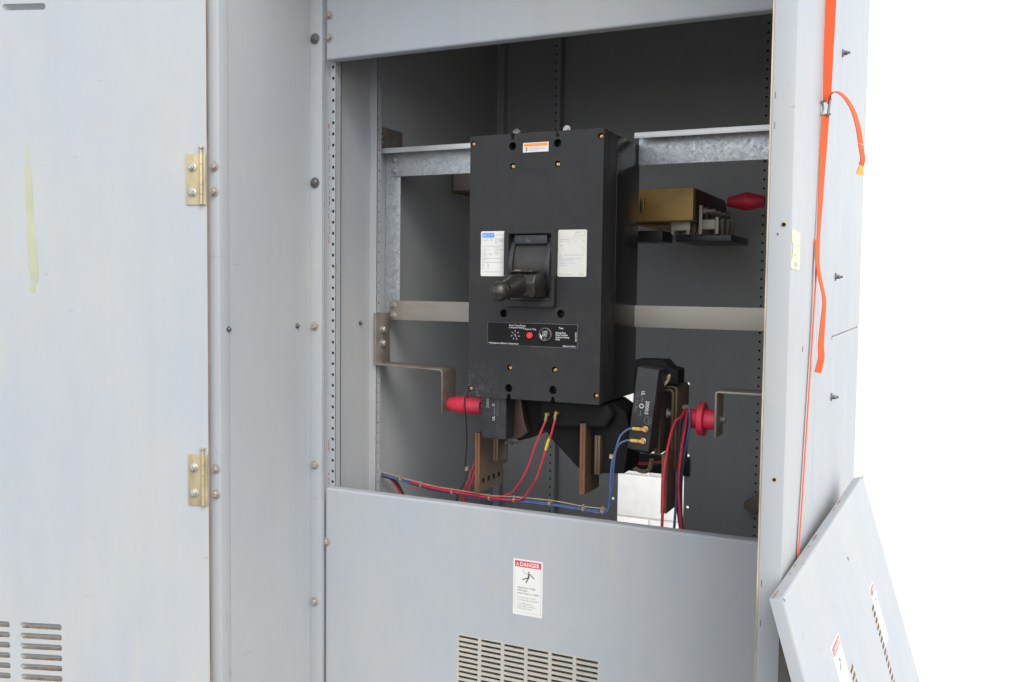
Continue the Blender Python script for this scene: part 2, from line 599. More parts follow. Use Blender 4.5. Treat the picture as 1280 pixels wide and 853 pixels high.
# bolt meshes, axis along +Z of the mesh, base at 0
def bolt_mesh(name, mat, head=0.0062, hh=0.0045, washer=0.0092, wmat=None, stud=0.0):
    b = MB(mat)
    b.lathe((0, 0, 0), (0, 0, 1), [(0, washer), (0.0014, washer), (0.0018, washer * 0.92)], 20, wmat or mat)
    b.lathe((0, 0, 0.0018), (0, 0, 1), [(0, head), (hh * 0.8, head), (hh, head * 0.82)], 6, mat)
    if stud:
        b.lathe((0, 0, 0.0018 + hh), (0, 0, 1), [(0, head * 0.5), (stud, head * 0.5)], 10, mat)
    me, _ = b.mesh(name, recenter=False)
    return me


BOLT_ZINC = bolt_mesh('zinc_bolt', 'zinc', stud=0.002)
BOLT_DARK = bolt_mesh('dark_bolt', 'dark_bolt', head=0.0072, washer=0.0118, stud=0.003)
BOLT_PAINT = bolt_mesh('painted_bolt', 'painted_bolt', head=0.0064, washer=0.0100, hh=0.006)
BOLT_SMALL = bolt_mesh('small_bolt', 'zinc', head=0.0062, washer=0.0082, hh=0.005)
BOLT_BLACK = bolt_mesh('black_screw', 'dark_bolt', head=0.0042, washer=0.0058, hh=0.004)
FACE_FRONT = (R(90), 0, 0)       # mesh +Z to world -Y
FACE_RIGHT = (0, R(90), 0)       # mesh +Z to world +X


# ------------------------------------------------------------------ setting: ground
g = MB('concrete')
g.face([(-3000, -3000, 0), (3000, -3000, 0), (3000, 3000, 0), (-3000, 3000, 0)])
o = g.build('ground')
o['kind'] = 'structure'
# dark sheet added out of view to cut ground bounce into the cabinet top
g = MB('added_asphalt')
g.face([(-12, -14, 0.004), (4, -14, 0.004), (4, 0.95, 0.004), (-12, 0.95, 0.004)])
o = g.build('added_dark_ground')
o['kind'] = 'structure'

# ------------------------------------------------------------------ cabinet
XW, XV, XR = -1.310, -1.325, -0.211      # inner left wall, vestibule left wall, outer right side
YD, YP, YB = 1.440, 1.750, 2.700         # door frame, dead-front panels, back wall
ZT, ZB = 2.42, 0.10
ZU, ZL = 2.013, 1.029                    # upper panel's lower edge, lower panel's upper edge

cabinet = thing('switchgear_cabinet', (-0.77, 2.07, 0.0),
                'tall grey steel switchgear cabinet standing open with its inner cover removed', 'cabinet')

# --- back wall with the openings cut through to the white wall outside
b = MB('paint_clean')
holes = [rect(-0.893, 0.55, -0.686, 0.945), rect(-0.888, 1.005, -0.690, 1.184)]
for hx_, hz_ in ((-0.679, 1.223), (-0.675, 1.008), (-0.676, 0.962), (-0.673, 0.852), (-0.902, 0.986), (-0.908, 0.853), (-0.762, 0.972), (-0.679, 1.12), (-0.905, 1.12)):
    holes.append(circle(hx_, hz_, 0.0042, 8))
b.plate(rect(XW - 0.01, ZB, XR, ZT), holes, V(0, YB, 0), *FRONT, 0.0025, 'paint_clean')
b.build('back_panel', cabinet)
b = MB('black_case')
b.box(-0.898, -0.668, YB - 0.008, YB - 0.004, 0.946, 1.003)
b.build('cable_entry_strip', cabinet, bevel=0.001)

# --- side walls, roof, base
b = MB('paint')
b.box(XV - 0.004, XV - 0.0005, YD + 0.0285, YP - 0.0155, ZB, ZT)
b.build('vestibule_side_panel', cabinet)
b = MB('paint_clean')
b.box(XW - 0.004, XW, YP + 0.040, YB, ZB, ZT)
b.build('inner_side_panel', cabinet)
b = MB('paint')
b.box(XV - 0.03, XR, YD - 0.02, YB + 0.03, ZT, ZT + 0.04)
b.build('roof', cabinet, bevel=0.004)
b = MB('paint')
b.box(XV - 0.03, XR - 0.004, YD + 0.01, YB + 0.02, 0.002, ZB)
b.build('base', cabinet, bevel=0.004)

# hinge post (front left) with the hinge bolts
b = MB('paint_edge')
b.box(-1.364, XV, YD, YD + 0.028, ZB, ZT)
post = b.build('hinge_post', cabinet, bevel=0.0014)
for z in (1.737, 1.686, 1.124, 1.071, 0.56, 0.51):
    inst('bolt', BOLT_PAINT, (-1.336, YD, z), post, (R(90), random.random() * 3, 0))

# flange that carries the dead-front panels
b = MB('paint_edge')
b.box(XV - 0.002, -1.293, YP - 0.015, YP - 0.012, ZB, ZT)
b.box(-1.2955, -1.293, YP - 0.012, YP - 0.005, ZB, ZT)
flange = b.build('panel_flange', cabinet, bevel=0.001)
for i, z in enumerate((2.384, 2.059, 1.735, 1.407, 1.084, 0.760, 0.436)):
    inst('bolt', BOLT_DARK if i in (1, 2) else BOLT_PAINT, (-1.312, YP - 0.015, z), flange, (R(90), i * 1.3, 0),
         (1.05, 1.05, 1.0))


def perforated(mb, o, u, v, w, z0, z1, off, r=0.0032, pitch=0.0254, th=0.0022, mat='paint_clean'):
    """strip of width w along u, rising along v, a hole every inch at u = off"""
    k = int((z1 - z0) / pitch)
    n = u.cross(v)
    for i in range(k):
        c0 = z0 + i * pitch
        sq = [(0, 0), (off, 0), (w, 0), (w, pitch / 2), (w, pitch), (off, pitch), (0, pitch), (0, pitch / 2)]
        ang = [R(225), R(270), R(315), 0, R(45), R(90), R(135), R(180)]
        ho = [(off + r * math.cos(a), pitch / 2 + r * math.sin(a)) for a in ang]
        A = [o + u * p[0] + v * (c0 + p[1]) for p in sq]
        B = [o + u * p[0] + v * (c0 + p[1]) for p in ho]
        mb.raw(A + B, [(j, (j + 1) % 8, 8 + (j + 1) % 8, 8 + j) for j in range(8)], mat)
        Bb = [p - n * th for p in B]
        mb.raw(B + Bb, [(j, (j + 1) % 8, 8 + (j + 1) % 8, 8 + j) for j in range(8)], mat)


# perforated strip just behind the opening's left edge
b = MB('paint_edge')
perforated(b, V(-1.3215, 1.777, 0), X, Z, 0.0375, ZB + 0.011, ZT, 0.0285, r=0.0040, mat='paint_edge')
b.box(-1.286, -1.2845, 1.777, 1.795, ZB, ZT)
strip = b.build('perforated_strip', cabinet)
b = MB('rust')
for z0, z1 in ((1.032, 1.066), (1.11, 1.14), (1.60, 1.70), (1.70, 1.80), (1.80, 1.87), (1.98, 2.008)):
    zz = z0
    while zz < z1:
        h = random.uniform(0.004, 0.012)
        x0 = -1.3035 + random.uniform(-0.0022, 0.0012)
        b.box(x0, x0 + random.uniform(0.0008, 0.0022), 1.7762, 1.7768, zz, zz + h)
        zz += h + random.uniform(0.001, 0.009)
b.build('rust_patch', strip)['kind'] = 'stuff'
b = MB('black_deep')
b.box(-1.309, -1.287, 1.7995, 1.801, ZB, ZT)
b.build('hole_shade_backing', strip)  # black sheet stands in for the shade inside the holes

# intermediate post with its perforated inner face
b = MB('paint_clean')
b.box(XW, -1.2905, 1.956, 1.9585, ZB, ZT)
perforated(b, V(-1.2905, 1.9765, 0), -Y, Z, 0.0205, ZB, ZT, 0.009, r=0.0030, th=-0.0022, mat='paint_clean')
ipost = b.build('inner_post', cabinet)
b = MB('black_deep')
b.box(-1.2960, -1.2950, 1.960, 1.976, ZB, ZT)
b.build('hole_shade_backing', ipost)  # added black sheet, paints the post's holes as shaded

# perforated angles on the back wall
for x0, w in ((-1.118, 0.024), (-0.482, 0.026)):
    b = MB('paint_clean')
    perforated(b, V(x0, YB - 0.034, 0), X, Z, w, ZB, ZT, w * 0.5, r=0.0035)
    b.box(x0 + w, x0 + w + 0.0022, YB - 0.034, YB - 0.003, ZB, ZT)
    b.box(x0 - 0.002, x0, YB - 0.034, YB - 0.003, ZB, ZT)
    pa = b.build('perforated_angle', cabinet)
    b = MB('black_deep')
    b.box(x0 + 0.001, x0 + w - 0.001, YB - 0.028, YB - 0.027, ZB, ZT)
    b.build('hole_shade_backing', pa)  # black sheet again painting shade behind the angle's holes
# left rear corner angle
b = MB('paint_clean')
b.box(XW, XW + 0.022, YB - 0.03, YB - 0.0275, ZB, ZT)
b.box(XW + 0.022, XW + 0.0245, YB - 0.03, YB - 0.003, ZB, ZT)
b.build('corner_angle', cabinet)


# --- dead-front panels
def front_panel(name, x0, x1, z0, z1, top_lip, vents=None):
    mb = MB('paint')
    hs_ = []
    if vents:
        vx0, vx1, vz, rows, cols, cw, gap, pitch, sh = vents
        for r_ in range(rows):
            for c_ in range(cols):
                a = vx0 + c_ * (cw + gap)
                t = vz - r_ * pitch
                hs_.append(rect(a, t - sh, a + cw, t))
    rad = 0.005
    zl0, zl1 = (z0 + (0 if top_lip else rad)), (z1 - (rad if top_lip else 0))
    big = []
    if vents:
        m_ = 0.004
        gx0, gx1, gz0, gz1 = vx0 - m_, vx0 + cols * (cw + gap) - gap + m_, vz - (rows - 1) * pitch - sh - m_, vz + m_
        big = [rect(gx0, gz0, gx1, gz1)]
        gm = MB('vent_bar')
        gm.plate(rect(gx0, gz0, gx1, gz1), hs_, V(0, YP, 0), *FRONT, 0.0042, 'vent_bar', 'vent_bar', 'vent_edge', 'vent_edge')
    mb.plate(rect(x0, zl0, x1, zl1), big, V(0, YP, 0), *FRONT, 0.0022, 'paint', 'paint', 'vent_edge', 'vent_edge')
    # rolled edge and return lip
    prof = []
    for i in range(6):
        a = R(90 * i / 5)
        if top_lip:
            prof.append((YP + rad - rad * math.cos(a), z1 - rad + rad * math.sin(a)))
        else:
            prof.append((YP + rad - rad * math.cos(a), z0 + rad - rad * math.sin(a)))
    e = z1 if top_lip else z0
    prof.append((YP + 0.024, e))
    for i in range(len(prof) - 1):
        (ya, za), (yb_, zb_) = prof[i], prof[i + 1]
        mb.face([(x0, ya, za), (x1, ya, za), (x1, yb_, zb_), (x0, yb_, zb_)])
    mb.face([(x0, YP + 0.0245, e), (x1, YP + 0.0245, e), (x1, YP + 0.0245, e + (-0.02 if top_lip else 0.02)), (x0, YP + 0.0245, e + (-0.02 if top_lip else 0.02))])
    mb.box(x0 - 0.0002, x0 + 0.002, YP + 0.003, YP + 0.022, z0 + 0.004, z1 - 0.004, 'paint')
    pan = mb.build(name, cabinet, smooth=50)
    if vents:
        gm.build('vent_grille', pan)
    return pan


upper = front_panel('upper_front_panel', -1.2905, -0.236, ZU, ZT, False)
for z in (2.112, 2.062):
    inst('bolt', BOLT_PAINT, (-1.2835, YP, z), upper, (R(90), z * 9, 0))
lower = front_panel('lower_front_panel', -1.2905, -0.236, ZB + 0.002, ZL, True,
                    vents=(-0.937, -0.613, 0.7395, 22, 6, 0.0475, 0.0076, 0.0112, 0.0062))
inst('bolt', BOLT_PAINT, (-1.289, YP, 0.902), lower, FACE_FRONT)
inst('bolt', BOLT_PAINT, (-1.289, YP, 0.45), lower, FACE_FRONT)


def danger_label(mb, o, u, v, n, w=0.068, h=0.120):
    """o is the top left corner, v points up"""
    mb.prism(rrect(0, -h, w, 0, 0.002), o, u, v, n, 0.0001, 0.0004, 'label_white')
    q = lambda a, b_, m, lf=0.0006: mb.face([o + u * p[0] + v * p[1] + n * lf for p in (a if isinstance(a, list) else rect(a[0], a[1], b_[0], b_[1]))], m)
    q((0.004, -0.0165), (w - 0.004, -0.0035), 'label_red')
    mb.text('DANGER', o + u * 0.0155 + v * -0.0142, u, v, n, 0.0120, 'label_white', fit=w - 0.023, bold=0.025, lift=0.0009)
    tri = [(0.0065, -0.0142), (0.0140, -0.0142), (0.01025, -0.0062)]
    q(tri, None, 'label_white', 0.0008)
    q([(0.0082, -0.0133), (0.0123, -0.0133), (0.01025, -0.0088)], None, 'label_red', 0.0010)
    q((0.0099, -0.0128), (0.0106, -0.0103), 'label_white', 0.0012)
    # thin frame line
    for r_ in (((0.0035, -h + 0.006), (w - 0.0035, -h + 0.0065)), ((0.0035, -h + 0.006), (0.0040, -0.0165)), ((w - 0.0040, -h + 0.006), (w - 0.0035, -0.0165))):
        q(r_[0], r_[1], 'ink_grey')
    # falling figure
    cx = 0.037
    q(circle(cx - 0.0010, -0.0265, 0.0017, 10), None, 'ink')
    bar = lambda x0, y0, x1, y1, t, m='ink': q([(x0 - (y1 - y0) / math.hypot(x1 - x0, y1 - y0) * t, y0 + (x1 - x0) / math.hypot(x1 - x0, y1 - y0) * t),
                                              (x0 + (y1 - y0) / math.hypot(x1 - x0, y1 - y0) * t, y0 - (x1 - x0) / math.hypot(x1 - x0, y1 - y0) * t),
                                              (x1 + (y1 - y0) / math.hypot(x1 - x0, y1 - y0) * t, y1 - (x1 - x0) / math.hypot(x1 - x0, y1 - y0) * t),
                                              (x1 - (y1 - y0) / math.hypot(x1 - x0, y1 - y0) * t, y1 + (x1 - x0) / math.hypot(x1 - x0, y1 - y0) * t)], None, m)
    bar(cx - 0.0008, -0.0290, cx - 0.0012, -0.0385, 0.0017)
    bar(cx - 0.0008, -0.0300, cx - 0.0110, -0.0295, 0.0008, 'ink_grey')
    bar(cx + 0.0005, -0.0290, cx + 0.0115, -0.0385, 0.0010)
    bar(cx - 0.0010, -0.0375, cx - 0.0155, -0.0435, 0.0011)
    bar(cx - 0.0010, -0.0375, cx - 0.0075, -0.0495, 0.0012)
    for s in ((-0.0165, -0.0215, -0.0135, -0.0245), (-0.0135, -0.0235, -0.0115, -0.0285)):
        bar(cx + s[0], s[1], cx + s[2], s[3], 0.0005, 'ink_grey')
    for i, (t, y, m) in enumerate((('Hazardous voltage.', -0.0620, 'ink_mid'), ('Will cause', -0.0680, 'ink_mid'), ('severe injury or death.', -0.0740, 'ink_mid'),
                                   ('Turn this side of door', -0.0830, 'ink_grey'), ('to change the voltage off', -0.0882, 'ink_grey'),
                                   ('Turn off power at', -0.0962, 'ink_grey'), ('door before working', -0.1014, 'ink_grey'), ('behind this cover.', -0.1066, 'ink_grey'))):
        mb.text(t, o + u * 0.0100 + v * y, u, v, n, 0.0056 if i < 3 else 0.0049, m, bold=0.0, lift=0.0008)


b = MB('label_white')
danger_label(b, V(-0.8068, YP, 0.929), X, Z, -Y)
b.build('warning_label', lower, label='white danger sticker with red header above the vent slots')

# --- right front post: inward flange facing the front, return lip, bare tan edge
b = MB('paint')
b.box(-0.2445, XR, YD, YD + 0.0025, ZB, ZT)
b.box(-0.2445, -0.2415, YD + 0.0025, YD + 0.036, ZB, ZT)
rpost = b.build('front_post', cabinet, bevel=0.0012)
b = MB('tan_edge')
b.box(-0.2475, -0.2447, YD + 0.001, YD + 0.030, ZB, ZT)
b.build('edge_strip', rpost)
for x, z, r in ((-0.2225, 1.601, 0.0032), (-0.2255, 1.212, 0.0028), (-0.231, 1.587, 0.0012)):
    m = MB('black_deep', 'rust')
    m.lathe((x, YD - 0.0002, z), -Y, [(0, r * 1.5), (0.0002, r * 1.5)], 14, 'tan_edge')
    m.lathe((x, YD - 0.0005, z), -Y, [(0, r), (0.0002, r)], 14, 'black_deep')
    m.build('screw_hole', rpost)
for z in (1.79, 1.745, 1.043, 0.98):
    b = MB('dark_bolt')
    b.box(-0.2405, -0.2395, YD - 0.0004, YD, z, z + 0.010)
    b.build('flange_slot', rpost)

# --- right side panels (outside)
sides = []
for nm, y0, y1, z0, z1 in (('vestibule_outer_panel', YD + 0.0027, 1.783, ZB, ZT), ('outer_side_panel', 1.790, 2.053, ZB, ZT),
                           ('outer_side_panel', 2.056, 2.735, 1.4075, ZT), ('outer_side_panel', 2.056, 2.735, ZB, 1.4045)):
    b = MB('paint')
    b.box(XR - 0.0025, XR, y0, y1, z0, z1)
    sides.append(b.build(nm, cabinet, bevel=0.0008, seg=1))
b = MB('tan_edge')
b.box(XR - 0.012, XR - 0.004, YD + 0.05, 2.70, ZB, ZT)
b.build('inner_right_wall', cabinet)
for y, z, s_ in ((2.072, 2.001, sides[2]), (2.072, 1.533, sides[2]), (2.066, 1.277, sides[3])):
    inst('bolt', BOLT_DARK, (XR, y, z), s_, FACE_RIGHT, (0.70, 0.70, 1.7))
for y, z in ((1.60, 1.40), (1.83, 1.405), (2.045, 1.4)):
    m = MB('dark_bolt')
    m.box(XR - 0.0005, XR + 0.0006, y, y + 0.006, z, z + 0.009)
    m.build('slot', sides[0] if y < 1.7 else sides[1])
# yellow inspection tag stuck over the corner of the vestibule side
b = MB('label_yellow')
o_ = V(XR + 0.0004, YD + 0.004, 1.535)
b.prism([(0.0, 0.002), (0.012, 0.0), (0.085, 0.0), (0.085, 0.057), (0.012, 0.060), (0.0, 0.058), (0.0, 0.040), (0.016, 0.038), (0.010, 0.014), (0.0, 0.012)], o_, Y, Z, X, 0, 0.0003, 'label_yellow')
for i in range(4):
    b.face([o_ + Y * 0.006 + Z * (0.055 - i * 0.004) + X * 0.0006, o_ + Y * 0.018 + Z * (0.055 - i * 0.004) + X * 0.0006,
            o_ + Y * 0.018 + Z * (0.0535 - i * 0.004) + X * 0.0006, o_ + Y * 0.006 + Z * (0.0535 - i * 0.004) + X * 0.0006], 'ink_grey')
for y0, z0, y1, z1 in ((0.055, 0.036, 0.075, 0.039), (0.030, 0.032, 0.050, 0.034), (0.022, 0.020, 0.045, 0.023), (0.065, 0.014, 0.068, 0.034), (0.030, 0.004, 0.070, 0.011)):
    b.face([o_ + Y * y + Z * z + X * 0.0006 for y, z in rect(y0, z0, y1, z1)], 'ink_grey')
b.build('inspection_tag', sides[0], label='torn pale yellow tag with faint print')

# --- black screws along the left wall
for x, y in ((XV, 1.464), (XV, 1.686), (XW, 1.913)):
    inst('screw', BOLT_BLACK, (x, y, 1.409), cabinet, FACE_RIGHT)

# --- mounting plate, rail and bar that carry the breaker
b = MB('galvanised')
b.box(-1.3085, -1.2640, 2.0235, 2.0260, 1.432, 1.846)
b.build('mounting_plate', cabinet, bevel=0.0006)
for i, (x0, x1) in enumerate(((-1.2915, -0.9465), (-0.6335, -0.236))):
    b = MB('galvanised', 'galv_lip')
    lx0 = -1.303 if i == 0 else x0
    b.box(x0, x1, 2.0195, 2.0225, 1.7803, 1.8462, 'galvanised')
    b.box(lx0, x1, 1.9855, 2.0193, 1.8440, 1.8465, 'galvanised')
    b.box(lx0, x1, 1.9835, 1.9860, 1.8345, 1.8472, 'galv_lip')
    rl = b.build('mounting_rail', cabinet, bevel=0.0006)
    if i == 0:
        for z in (1.822, 1.795):
            inst('bolt', BOLT_SMALL, (-1.280, 2.0195, z), rl, FACE_FRONT)
b = MB('dull_steel')
b.box(-1.2925, -0.236, 2.0195, 2.0233, 1.4152, 1.4646)
bar_ = b.build('mounting_bar', cabinet, bevel=0.0008)
for z in (1.4525, 1.427):
    inst('bolt', BOLT_SMALL, (-1.280, 2.0195, z), bar_, FACE_FRONT)
b = MB('brown_steel')
b.box(XW, XW + 0.004, 1.98, 2.10, 1.852, 1.905)
br = b.build('rail_bracket', cabinet, bevel=0.0008)
for z in (1.865, 1.88, 1.894):
    inst('bolt', BOLT_SMALL, (XW + 0.004, 1.995, z), br, FACE_RIGHT)

# ---- door, swung open to the left; louvred, hinged on the post
KD = 1.0112
AD = R(18.8)
D0 = V(-1.350, 1.4208, 0)
du = V(-math.cos(AD), -math.sin(AD), 0)
dn = V(math.sin(AD), -math.cos(AD), 0)      # inner face of the door, towards the camera


def dz(z):
    return 1.5 + (z - 1.5) * KD


louvers = []
for i in range(9):
    for t0 in (0.311, 0.426, 0.541):
        louvers.append((t0 * KD, (t0 + 0.0915) * KD, dz(0.7935 - i * 0.0219)))
for i in range(5):
    for t0 in (0.325, 0.440):
        louvers.append((t0 * KD, (t0 + 0.0915) * KD, dz(2.0555 + i * 0.0219)))
LH = 0.0130
b = MB('paint')
b.plate(rect(-0.0085, ZB + 0.01, 0.80, ZT - 0.01), [rrect(t0, zt - LH, t1, zt, 0.005, 3) for t0, t1, zt in louvers], D0, du, Z, dn, 0.0022, 'paint', 'rust_edge', 'vent_edge')
b.obox(D0, du, Z, dn, -0.0083, -0.0072, ZB + 0.012, ZT - 0.012, -0.009, -0.0023, 'rust_edge')
b.obox(D0, du, Z, dn, 0.7975, 0.7998, ZB + 0.012, ZT - 0.012, -0.030, -0.0023, 'paint')
door = b.build('door', cabinet, label='louvred grey steel door swung open to the left')
# louver hood (pressed outwards), one shared mesh
lv = MB('paint')
W_ = 0.0915 * KD
NU, NV = 16, 9
pts = []
for j in range(NV + 1):
    for i in range(NU + 1):
        a = i / NU
        e = min(1.0, min(a, 1 - a) / 0.09)
        dep = math.sqrt(max(0.0, 1 - (1 - e) ** 2))
        s = min(1.0, j / (NV - 2))
        ex = max(0, j - (NV - 2)) / 2 * 0.008 * dep
        pts.append(du * (a * W_) + Z * (-s * LH * 0.98 - ex) - dn * (0.0015 + 0.0105 * dep * math.sin(s * math.pi / 2)))
for j in range(NV):
    q_ = [(j * (NU + 1) + i, j * (NU + 1) + i + 1, (j + 1) * (NU + 1) + i + 1, (j + 1) * (NU + 1) + i) for i in range(NU)]
    lv.raw(pts, q_, 'paint' if j < 6 else 'louver_tan')  # lower rows of the hood take a darker tan
lvm, _ = lv.mesh('louver', recenter=False, smooth=60)
for t0, t1, zt in louvers:
    inst('louver', lvm, D0 + du * t0 + Z * zt, door)
# hinges
for z0, z1 in ((1.657, 1.756), (1.055, 1.158)):
    z0, z1 = dz(z0), dz(z1)
    b = MB('yellow_zinc')
    b.obox(D0, du, Z, dn, 0.0045, 0.0335, z0, z1, 0.0002, 0.0026)
    b.obox(D0, du, Z, dn, -0.0078, -0.0012, z0, z1, 0.0010, 0.0034)
    kl = (z1 - z0) / 5
    for k in range(5):
        b.lathe(D0 + du * 0.0012 + dn * 0.0046 + Z * (z0 + k * kl + 0.0006), Z, [(0, 0.0042), (kl - 0.0012, 0.0042)], 14)
    b.lathe(D0 + du * 0.0012 + dn * 0.0046 + Z * z0, Z, [(0, 0.0026), (z1 - z0 + 0.006, 0.0026)], 10)
    b.lathe(D0 + du * 0.0012 + dn * 0.0046 + Z * (z1 + 0.006), Z, [(0, 0.0026), (0.004, 0.0026), (0.005, 0.0046), (0.0085, 0.0046)], 12)
    b.build('hinge', door, bevel=0.0004, seg=1)
    for f_ in (0.24, 0.74):
        q = D0 + du * 0.0205 + dn * 0.0026 + Z * (z0 + (z1 - z0) * f_)
        inst('bolt', BOLT_ZINC, q, door, (R(90), 0, AD), (0.98, 0.98, 1.1))
# yellowed adhesive smear left by a torn label
b = MB('smear')
tt = lambda px: px
out1 = [(0.3520, 1.500), (0.3600, 1.4985), (0.3660, 1.507), (0.3690, 1.54), (0.3722, 1.60), (0.3745, 1.68), (0.3750, 1.735), (0.3690, 1.7405), (0.3640, 1.738), (0.3600, 1.70), (0.3565, 1.62), (0.3515, 1.56), (0.3485, 1.52)]
out2 = [(0.3665, 1.742), (0.3735, 1.742), (0.3738, 1.765), (0.3710, 1.779), (0.3680, 1.770)]
out3 = [(0.3595, 1.4785), (0.3700, 1.484), (0.3690, 1.491), (0.3620, 1.4955), (0.3560, 1.4965), (0.3565, 1.486)]
for pl in (out1, out2, out3):
    b.prism([(p[0] * KD, dz(p[1])) for p in pl], D0, du, Z, dn, 0.0001, 0.0005, 'smear')
for pl in ([(0.3665, 1.575), (0.3675, 1.575), (0.3640, 1.655), (0.3630, 1.655)], [(0.3692, 1.53), (0.3700, 1.53), (0.3670, 1.58), (0.3660, 1.58)]):
    b.prism([(p[0] * KD, dz(p[1])) for p in pl], D0, du, Z, dn, 0.0005, 0.0010, 'smear_thick')
b.build('adhesive_smear', door)

# ------------------------------------------------------------------ white block wall behind the cabinet
wall = thing('block_wall', (-1.2, 4.2, 0), 'white painted block wall seen through the openings in the cabinet back', 'wall')
b = MB('mortar')
b.box(-2.40, -0.80, 4.108, 4.29, 0, 2.138)
b.build('mortar_bed', wall)
bk = MB('whitewash')
bk.box(-0.196, 0.196, -0.09, 0.09, -0.096, 0.096)
bkm, _ = bk.mesh('block', bevel=0.006, recenter=False)
for r_ in range(10):
    for c_ in range(5):
        xx = -2.205 + c_ * 0.40 + (0.0 if r_ % 2 else 0.2)
        if xx > -1.0:
            continue
        inst('block', bkm, (xx, 4.192 + random.uniform(-0.0015, 0.0015), 0.1385 + r_ * 0.2), wall)

# ------------------------------------------------------------------ circuit breaker
BX0, BX1, BZ0, BZ1, BY = -0.941, -0.6355, 1.262, 1.827, 1.790
brk = thing('circuit_breaker', (-0.788, 1.91, BZ0), 'large black moulded case circuit breaker with ball handle in the middle of the cabinet', 'circuit breaker')
holes = [circle(-0.840, 1.801, 0.0085, 16), circle(-0.737, 1.802, 0.0085, 16), circle(-0.856, 1.446, 0.0088, 16), circle(-0.724, 1.448, 0.0088, 16),
         circle(-0.842, 1.285, 0.0088, 16), circle(-0.739, 1.287, 0.0088, 16), circle(-0.839, 1.759, 0.0066, 14), circle(-0.736, 1.759, 0.0066, 14),
         circle(-0.840, 1.3295, 0.0066, 14), circle(-0.736, 1.330, 0.0066, 14), circle(-0.6425, 1.811, 0.0062, 14), circle(-0.6425, 1.281, 0.0062, 14),
         circle(-0.9345, 1.279, 0.0056, 14), circle(-0.934, 1.811, 0.0056, 14)]
outl = [(BX0, BZ0), (-0.8475, BZ0), (-0.8450, 1.2725), (-0.8390, 1.2725), (-0.8365, BZ0), (-0.7445, BZ0), (-0.7415, 1.2725), (-0.7365, 1.2725), (-0.7335, BZ0), (BX1, BZ0),
        (BX1, BZ1), (-0.7320, BZ1), (-0.7340, 1.8150), (-0.7400, 1.8150), (-0.7420, BZ1), (-0.8350, BZ1), (-0.8370, 1.8150), (-0.8430, 1.8150), (-0.8450, BZ1), (BX0, BZ1)]
b = MB('cover_black')
b.plate(outl, holes, V(0, BY, 0), *FRONT, 0.022, 'cover_black', 'cover_black', 'black_deep', 'black_deep')
b.build('front_cover', brk)
b = MB('black_case')
b.box(BX0 + 0.0015, BX1 - 0.0012, BY + 0.0222, 1.876, BZ0 + 0.0005, BZ1 - 0.0005)
b.build('cover_body', brk, bevel=0.0015)
b = MB('black_gloss')
b.box(BX0 + 0.0005, BX1, 1.8775, 2.0340, BZ0 + 0.001, BZ1 - 0.001)
b.build('base', brk, bevel=0.0015)
scr = MB('brass')
scr.lathe((0, 0, 0), Z, [(0, 0.0046), (0.004, 0.0046), (0.0054, 0.0032)], 14, 'brass')
scr.box(-0.0040, 0.0040, -0.0005, 0.0005, 0.0050, 0.0056, 'black_deep')
scm, _ = scr.mesh('screw', recenter=False)
scc = MB('copper_screw')
scc.lathe((0, 0, 0), Z, [(0, 0.0040), (0.004, 0.0040), (0.0052, 0.0026)], 14)
scc.box(-0.0034, 0.0034, -0.0005, 0.0005, 0.0049, 0.0054, 'black_deep')
sccm, _ = scc.mesh('screw', recenter=False)
for x, z in ((-0.8385, 1.7582), (-0.7355, 1.7585), (-0.8392, 1.3290), (-0.7350, 1.3293)):
    inst('screw', scm, (x, BY + 0.0065, z), brk, (R(90), random.random() * 3, 0))
for x, z in ((-0.6420, 1.8105), (-0.6420, 1.2805), (-0.9345, 1.2790), (-0.9335, 1.8105)):
    inst('screw', sccm, (x, BY + 0.0065, z), brk, (R(90), random.random() * 3, 0))
# terminal hardware standing above the top edge
for x, y, z, t in ((-0.8505, 1.832, 1.8375, 35), (-0.7335, 1.832, 1.8365, 80)):
    m = MB('zinc')
    m.lathe((0, 0, 0), Z, [(0, 0.0082), (0.0018, 0.0082)], 18)
    m.lathe((0, 0, 0.0018), Z, [(0, 0.0046), (0.004, 0.0046)], 6)
    mm, _ = m.mesh('washer', recenter=False)
    inst('terminal_washer', mm, (x, y, z), brk, (R(t), R(12), 0))
for q in ((-0.7560, -0.7420, 1.828, 1.842, 1.8265, 1.8310), (-0.7880, -0.7840, 1.830, 1.834, 1.8265, 1.8300)):
    b = MB('zinc')
    b.box(*q)
    b.build('terminal_tab', brk, bevel=0.001)

# escutcheon round the handle
EX0, EX1, EZ0, EZ1 = -0.8500, -0.7335, 1.4615, 1.6225
EY = BY - 0.016
b = MB('black_case')
b.plate(rrect(EX0, EZ0, EX1, EZ1, 0.004), [rrect(EX0 + 0.0105, EZ0 + 0.013, EX1 - 0.0085, EZ1 - 0.0075, 0.003)], V(0, EY, 0), *FRONT, 0.0158, 'black_case')
b.build('escutcheon', brk, bevel=0.0012)
b = MB('black_mould')
